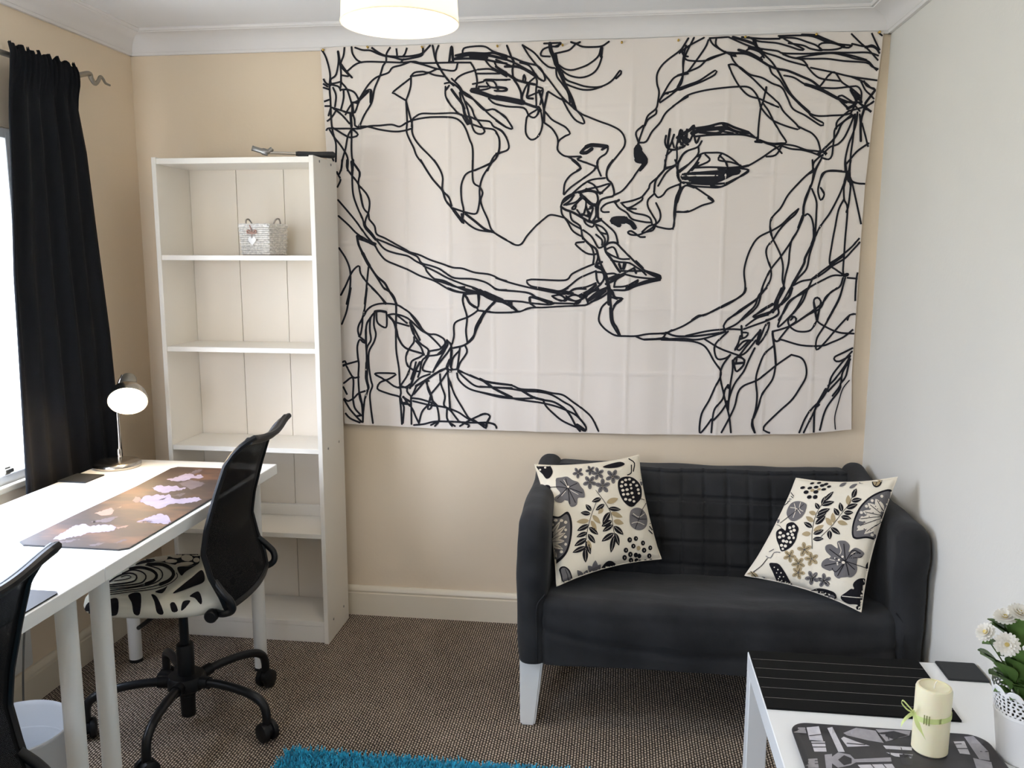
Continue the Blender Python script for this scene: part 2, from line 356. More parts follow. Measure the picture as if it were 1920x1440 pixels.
# ------------------------------------------------------------------ flat prints laid on real surfaces
class Printer:
    """collects strokes and shapes, then lays them as thin ink on the given surface"""
    def __init__(self, geos):
        V, Fc = join(*geos); self.bvh = BVHTree.FromPolygons(V, Fc)
        self.layers = {}
    def _add(self, key, V2, F2): 
        L = self.layers.setdefault(key, ([], [])); k = len(L[0]); L[0].extend(V2); L[1].extend([tuple(i+k for i in f) for f in F2])
    def stroke(self, pts, wid, m='ink', layer=0, step=5.0, taper=False):
        P = catmull([(p[0], p[1], 0) for p in pts], step=step); n = len(P); V, Fc = [], []
        for i in range(n):
            d = P[min(i+1, n-1)]-P[max(i-1, 0)]
            if d.length < 1e-9: d = Vector((1, 0, 0))
            d.normalize(); s = Vector((-d.y, d.x, 0)); ww = wid/2
            if taper: ww *= .35+.65*math.sin(math.pi*min(1, max(0, i/(n-1))))
            V += [P[i]+s*ww, P[i]-s*ww]
        # rounded ends
        for i in range(n-1): Fc.append((2*i, 2*i+1, 2*i+3, 2*i+2))
        self._add((m, layer), V, Fc)
        for e in (0, n-1):
            c = P[e]; k = 6
            self._add((m, layer), [c+Vector((math.cos(2*math.pi*j/k), math.sin(2*math.pi*j/k), 0))*wid/2*(.4 if taper else 1) for j in range(k)], [tuple(range(k))])
    def poly(self, pts, m, layer=0, step=4.5, smooth_it=True):
        P = catmull([(p[0], p[1], 0) for p in pts], step=step*.6, closed=True) if smooth_it else [Vector((p[0], p[1], 0)) for p in pts]
        bm = bmesh.new(); vs = [bm.verts.new(p) for p in P]
        try: f = bm.faces.new(vs)
        except ValueError: bm.free(); return
        bmesh.ops.triangulate(bm, faces=[f])
        xs = [p.x for p in P]; ys = [p.y for p in P]
        for ax, lo, hi in (((1, 0, 0), min(xs), max(xs)), ((0, 1, 0), min(ys), max(ys))):
            t = lo+step
            while t < hi:
                bmesh.ops.bisect_plane(bm, geom=bm.verts[:]+bm.edges[:]+bm.faces[:], plane_co=Vector(ax)*t, plane_no=ax); t += step
        self._add((m, layer), *bmout(bm))
    def ell(self, cx, cy, rx, ry, rot, m, layer=0, n=14):
        c, s = math.cos(math.radians(rot)), math.sin(math.radians(rot))
        self.poly([(cx+rx*math.cos(a)*c-ry*math.sin(a)*s, cy+rx*math.cos(a)*s+ry*math.sin(a)*c) for a in [2*math.pi*i/n for i in range(n)]], m, layer, smooth_it=False)
    def leaf(self, x1, y1, x2, y2, wd, m, layer=0, vein=None):
        a, b = Vector((x1, y1)), Vector((x2, y2)); d = b-a; s = Vector((-d.y, d.x)).normalized()
        L = [a+d*t+s*wd*.5*math.sin(math.pi*t**.85)**.8 for t in [i/8 for i in range(9)]]
        R = [a+d*t-s*wd*.5*math.sin(math.pi*t**.85)**.8 for t in [i/8 for i in range(7, 0, -1)]]
        self.poly([(p.x, p.y) for p in L+R], m, layer, smooth_it=False)
        if vein: self.stroke([tuple(a+d*.12), tuple(a+d*.85)], max(.4, wd*.045), vein, layer+1)
    def build(self, parent, names, off=0.0006, maxedge=0.05):
        for (m, layer), (V2, F2) in sorted(self.layers.items(), key=lambda t: t[0][1]):
            V, ok = [], []
            for p in V2:
                d = pxray(p.x, p.y); h, nn, _, _ = self.bvh.ray_cast(CAM, d, 20)
                if h is None: V.append(Vector((0, 0, 0))); ok.append(False); continue
                if nn.dot(d) > 0: nn = -nn
                V.append(h+nn*(off*(1+layer*.8))); ok.append(True)
            Fc = []
            for f in F2:
                if all(ok[i] for i in f) and all((V[f[i]]-V[f[i-1]]).length < maxedge for i in range(len(f))):
                    a, b, c = V[f[0]], V[f[1]], V[f[2]]; nrm = (b-a).cross(c-a)
                    Fc.append(f if nrm.dot(a-CAM) < 0 else tuple(reversed(f)))
            if not Fc: continue
            used = sorted({i for f in Fc for i in f}); ix = {u: k for k, u in enumerate(used)}
            mk(names.get(m, 'print'), [V[u] for u in used], [tuple(ix[i] for i in f) for f in Fc], m, parent, sm=None)['kind'] = 'stuff'
def crop(s, x0, y0, sc):
    """'x,y x,y ...' in enlarged-crop coordinates -> photograph pixels"""
    return [(x0+float(a.split(',')[0])/sc, y0+float(a.split(',')[1])/sc) for a in s.split()]

# ================================================================== THE ROOM
T = 0.12
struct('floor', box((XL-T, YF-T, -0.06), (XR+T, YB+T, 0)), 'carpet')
struct('ceiling', box((XL-T, YF-T, ZC), (XR+T, YB+T, ZC+0.06)), 'ceiling')
struct('wall_back', box((XL-T, YB, 0), (XR+T, YB+T, ZC)), 'wall')
struct('wall_right', box((XR, YF-T, 0), (XR+T, YB, ZC)), 'wall_side')
struct('wall_left', join(box((XL-WALL_T, YF, 0), (XL, WIN_Y0, ZC)), box((XL-WALL_T, WIN_Y1, 0), (XL, YB, ZC)),
       box((XL-WALL_T, WIN_Y0, 0), (XL, WIN_Y1, WIN_Z0)), box((XL-WALL_T, WIN_Y0, WIN_Z1), (XL, WIN_Y1, ZC))), 'wall')
struct('wall_front', join(box((XL-WALL_T, YF-WALL_T, 0), (W2_X0, YF, ZC)), box((W2_X1, YF-WALL_T, 0), (XR, YF, ZC)),
       box((W2_X0, YF-WALL_T, 0), (W2_X1, YF, W2_Z0)), box((W2_X0, YF-WALL_T, W2_Z1), (W2_X1, YF, ZC))), 'wall')
def sweep(prof, path_fn, a, b, flip=False):
    """profile (out,z) swept straight from a to b; path_fn(out,t)->xy"""
    n = len(prof); V = [Vector((*path_fn(o, t), z)) for t in (a, b) for o, z in prof]
    Fc = [(i, i+1, n+i+1, n+i) for i in range(n-1)]+[tuple(range(n)), tuple(range(2*n-1, n-1, -1))]
    return V, [f[::-1] for f in Fc] if flip else Fc
cove = [(0, 2.212), (.012, 2.212), (.014, 2.221)]
for i in range(9):
    a = math.pi/2*i/8; cove.append((.016+.068*(1-math.cos(a)), 2.222+.056*math.sin(a)))
cove += [(.086, 2.281), (.094, 2.281), (.098, 2.286), (.098, 2.2899), (0, 2.2899)]
struct('trim_1', sweep(cove, lambda o, t: (t, YB-.0005-o), XL+.0005, XR-.0005), 'cornice', sm=35)
struct('trim_2', sweep(cove, lambda o, t: (XL+.0005+o, t), YF, YB-.001, True), 'cornice', sm=35)
struct('trim_3', sweep(cove, lambda o, t: (XR-.0005-o, t), YF, YB-.001), 'cornice', sm=35)
skirt = [(0, 0), (.018, 0), (.018, .092), (.013, .095), (.013, .099), (.017, .103), (.016, .110), (.010, .119), (.006, .122), (0, .122)]
struct('baseboard_back', sweep(skirt, lambda o, t: (t, YB-.0005-o), XL+.001, XR-.001), 'gloss', sm=30)
struct('baseboard_left', sweep(skirt, lambda o, t: (XL+.0005+o, t), YF+.001, YB-.02, True), 'gloss', sm=30)
struct('baseboard_right', sweep(skirt, lambda o, t: (XR-.0005-o, t), YF+.001, YB-.02), 'gloss', sm=30)

# window beside the desks
fx = XL-0.035; WT = .034
wf = struct('window_1', join(
    box((fx-.03, WIN_Y0+.001, WIN_Z0+.001), (fx+.03, WIN_Y0+WT, WIN_Z1-.001), .004), box((fx-.03, WIN_Y1-WT, WIN_Z0+.001), (fx+.03, WIN_Y1-.001, WIN_Z1-.001), .004),
    box((fx-.03, WIN_Y0+WT-.005, WIN_Z0+.001), (fx+.03, WIN_Y1-WT+.005, WIN_Z0+WT), .004), box((fx-.03, WIN_Y0+WT-.005, WIN_Z1-WT), (fx+.03, WIN_Y1-WT+.005, WIN_Z1-.001), .004),
    box((fx-.03, 1.88, WIN_Z0+.03), (fx+.03, 1.94, WIN_Z1-.03), .004)), 'upvc')
org = wf.location
def wpart(name, g, m):
    o = mk(name, g[0], g[1], m, None, sm=None, origin=org); o.location = (0, 0, 0); o.parent = wf; return o
wpart('pane', box((fx-.004, WIN_Y0+WT-.003, WIN_Z0+WT-.003), (fx+.004, 1.883, WIN_Z1-WT+.003)), 'glass')
wpart('pane', box((fx-.004, 1.937, WIN_Z0+WT-.003), (fx+.004, WIN_Y1-WT+.003, WIN_Z1-WT+.003)), 'glass')
wpart('window_sill', box((XL+.0005, WIN_Y0-.02, WIN_Z0-.015), (XL+.022, WIN_Y1-.002, WIN_Z0+.006), .004), 'gloss')
wpart('window_handle', join(box((fx+.029, 2.335, .775), (fx+.040, 2.36, .80), .003), box((fx+.038, 2.325, .781), (fx+.050, 2.362, .795), .003)), 'rod')
# window behind the photographer
fy = YF-0.10
wf = struct('window_2', join(box((W2_X0+.001, fy-.03, W2_Z0+.001), (W2_X0+.06, fy+.03, W2_Z1-.001), .004), box((W2_X1-.06, fy-.03, W2_Z0+.001), (W2_X1-.001, fy+.03, W2_Z1-.001), .004),
    box((W2_X0+.05, fy-.03, W2_Z0+.001), (W2_X1-.05, fy+.03, W2_Z0+.06), .004), box((W2_X0+.05, fy-.03, W2_Z1-.06), (W2_X1-.05, fy+.03, W2_Z1-.001), .004)), 'upvc')
org = wf.location
wpart('pane', box((W2_X0+.055, fy-.004, W2_Z0+.055), (W2_X1-.055, fy+.004, W2_Z1-.055)), 'glass')

# ================================================================== BOOKCASE
BX0, BX1, BY0, BY1 = -1.6697, -1.0697, 2.897, 3.137
bk = thing('bookcase', 'tall narrow white bookcase with open shelves beside the desk', 'bookcase', ((BX0+BX1)/2, (BY0+BY1)/2, 0))
def p(parent, name, g, m, sm=40): return mk(name, g[0], g[1], m, parent, sm)
ST = .017
p(bk, 'side_panel', box((BX0, BY0, 0), (BX0+ST, BY1, 1.80), .0012, 1), 'book', None)
p(bk, 'side_panel', box((BX1-ST, BY0, 0), (BX1, BY1, 1.80), .0012, 1), 'book', None)
p(bk, 'top_panel', box((BX0+ST, BY0+.003, 1.776), (BX1-ST, BY1-.006, 1.796), .001, 1), 'book', None)
SHELF = (1.4555, 1.1235, .7535, .430, .086)
for z in SHELF:
    p(bk, 'shelf', box((BX0+ST, BY0+.004, z-.018), (BX1-ST, BY1-.012, z), .001, 1), 'book', None)
p(bk, 'plinth', box((BX0+ST, BY0+.006, 0.002), (BX1-ST, BY0+.022, .067), .001, 1), 'book', None)
p(bk, 'stretcher', box((BX0+ST, BY1-.022, .430), (BX1-ST, BY1-.008, .475), .001, 1), 'book', None)
bw = (BX1-BX0-2*ST)/3
for k in range(3):
    p(bk, 'back_panel', box((BX0+ST+bw*k+.0011, BY1-.006, .01), (BX0+ST+bw*(k+1)-.0011, BY1-.002, 1.797)), 'bookback', None)
p(bk, 'back_backing', box((BX0+.004, BY1-.002, .01), (BX1-.004, BY1-.0005, 1.797)), 'wickerdark', None)
for z in (1.785, .745, .075):
    for yy in (BY0+.06, BY1-.06):
        p(bk, 'screw', lathe([(0, .0012), (.0045, .0012), (.005, 0)], (BX1, yy, z), 10, (1, 0, 0)), 'steel')

# basket on the top shelf
bt = thing('basket', 'small whitewashed wicker basket with a heart tag on the top shelf', 'basket', (-1.315, 3.02, SHELF[0]+.0005))
bc, ang = Vector((-1.315, 3.02, SHELF[0]+.0008)), math.radians(-14)
def bl(x, y, z): return bc+Vector((x*math.cos(ang)-y*math.sin(ang), x*math.sin(ang)+y*math.cos(ang), z))
Hb = .108
def side_poly(t): 
    h = .058+.006*t; return [(-h, -h*.85), (h, -h*.85), (h, h*.85), (-h, h*.85)]
V, Fc = [], []
for rad in (0, -.006):
    for t in (0, 1):
        for q in side_poly(t): s = 1+rad/.058; V.append(bl(q[0]*s, q[1]*s, Hb*t if t else (.0 if rad == 0 else .005)))
Fc = [(i, (i+1) % 4, 4+(i+1) % 4, 4+i) for i in range(4)]+[(8+(i+1) % 4, 8+i, 12+i, 12+(i+1) % 4) for i in range(4)]+[(3, 2, 1, 0), (8, 9, 10, 11)]+[(4+i, 4+(i+1) % 4, 12+(i+1) % 4, 12+i) for i in range(4)]
p(bt, 'basket_body', (V, Fc), 'wickerdark', None)
rows = 15
G = []
for i in range(rows):                                   # woven rows
    z = .006+(Hb-.012)*i/(rows-1); q = side_poly(z/Hb); path = []
    for k in range(4):
        a, b2 = Vector(q[k]), Vector(q[(k+1) % 4])
        for j in range(10):
            c = a.lerp(b2, j/10); o = .0025*math.cos(math.pi*(j+i))*1.0
            nrm = Vector(((b2-a).y, -(b2-a).x)).normalized(); c = c+nrm*(.0015+o); path.append(bl(c.x, c.y, z))
    G.append(tube(path, .0036, 5, closed=True))
p(bt, 'woven_strands', join(*G), 'wicker')['kind'] = 'stuff'
G = []
q = side_poly(1)
for k in range(4):
    a, b2 = Vector(q[k]), Vector(q[(k+1) % 4]); G.append(tube([bl(*a.lerp(b2, t/6), Hb+.001*math.sin(t*2)) for t in range(7)], .0055, 6))
p(bt, 'rim', join(*G), 'wicker')
for sx in (-1, 1):
    p(bt, 'handle', tube(catmull([bl(sx*.060, -.022, Hb), bl(sx*.066, -.012, Hb+.02), bl(sx*.067, .006, Hb+.022), bl(sx*.062, .022, Hb)], n=6), .003, 6), 'wickerdark')
hp = []
for i in range(28):
    t = 2*math.pi*i/28; hp.append((16*math.sin(t)**3/16*.017, (13*math.cos(t)-5*math.cos(2*t)-2*math.cos(3*t)-math.cos(4*t))/16*.018))
V = [bl(x-.004, -.0625, .052+z) for x, z in hp]+[bl(x-.004, -.0565, .052+z) for x, z in hp]; n = 28
tgo = p(bt, 'heart_tag', (V, [tuple(range(n)), tuple(range(2*n-1, n-1, -1))]+[(i, n+i, n+(i+1) % n, (i+1) % n) for i in range(n)]), 'heart')
p(bt, 'bow', join(tube(catmull([bl(-.004, -.061, .078), bl(-.02, -.063, .090), bl(-.022, -.063, .080), bl(-.004, -.061, .078), bl(.012, -.063, .090), bl(.014, -.063, .079), bl(-.004, -.061, .078)], n=4), .0028, 5),
  tube([bl(-.004, -.061, .08), bl(-.004, -.062, .066)], .0015, 5), tube(catmull([bl(-.014, -.060, Hb), bl(-.006, -.0615, .09), bl(-.004, -.061, .08)], n=4), .0022, 5)), 'ribpink')

# hammer on top of the bookcase
hm = thing('hammer', 'claw hammer with black grip lying on top of the bookcase', 'hammer', (-1.16, 2.95, 1.80))
A, B = Vector((-1.245, 2.925, 1.813)), Vector((-1.040, 3.020, 1.813))
d = (B-A).normalized(); s = Vector((-d.y, d.x, 0))
p(hm, 'head', join(lathe([(0, 0), (.011, 0), (.012, .004), (.012, .018), (.009, .024), (.009, .05), (.010, .055), (0, .055)], A-s*.005+Vector((0, 0, -.001)), 16, (-.93, -.25, .27)),
   tube([A+Vector((.0, 0, .002)), A+d*.012+Vector((0, 0, .012)), A+d*.018+s*.01+Vector((0, 0, .010))], [.009, .008, .003], 10)), 'steel')
p(hm, 'shaft', tube([A, A.lerp(B, .5)], .0055, 10), 'chrome')
p(hm, 'grip', tube([A.lerp(B, .42), A.lerp(B, .46), A.lerp(B, .72), A.lerp(B, .9), A.lerp(B, 1.0), A.lerp(B, 1.03)], [.007, .009, .0095, .0115, .0125, .008], 12), 'grip')

# ================================================================== TAPESTRY
def interp(xs, ys, x): return float(np.interp(x, xs, ys))
TT = lambda u: 2.219+.002*math.sin(u*30)
def TBm(x): return interp([-1.1, -.74, -.14, .18, .475, .666, .846], [.797, .788, .787, .790, .797, .807, .830], x)
def TLf(z): return interp([.79, 1.8, 2.0, 2.22], [-1.075, -1.118, -1.124, -1.13], z)
def TRt(z): return interp([.83, 1.037, 1.345, 1.70, 1.97, 2.22], [.846, .836, .837, .841, .856, .871], z)
def tri(t): return abs((t % 2)-1)
def tapf(u, v):
    zb = TBm(-1.1+u*1.946); z = zb+(TT(u)-zb)*v
    x = TLf(z)+(TRt(z)-TLf(z))*u
    c = (x+.144)/.168
    f = .0075*(tri(c)-.5)+.0040*(tri((z-1.017)/.242)-.5)
    f += .002*math.sin(x*21+z*3)*(1-v)+.0015*math.sin(x*47)*(1-v)+.0015*noise.noise(Vector((x*4, z*4, 1.3)))
    dc = abs(c-round(c))*.168; f -= .0034*math.exp(-(dc/.004)**2)
    dz = abs((z-1.017)/.242-round((z-1.017)/.242))*.242; f -= .0026*math.exp(-(dz/.004)**2)
    f -= .012*max(0, (u-.93)/.07)*max(0, 1-v*1.2)
    return (x, 3.171+f*(0.25+.75*min(1, (1-v)*5)), z)
tp = thing('wall_tapestry', 'large ivory wall tapestry with black line drawing of two kissing faces', 'tapestry', (-.13, 3.17, .79))
tg = grid(300, 200, tapf)
p(tp, 'cloth', tg, 'cloth', 180)
A_, B_, C_, D_, E_, F_, G_, H_, I_ = (590, 50, 5.3333), (930, 50, 5.3333), (1270, 50, 4.8), (590, 300, 5.3333), (930, 300, 5.3333), (1270, 300, 4.8), (600, 540, 5.3333), (1240, 540, 4.8), (900, 540, 5.3333)
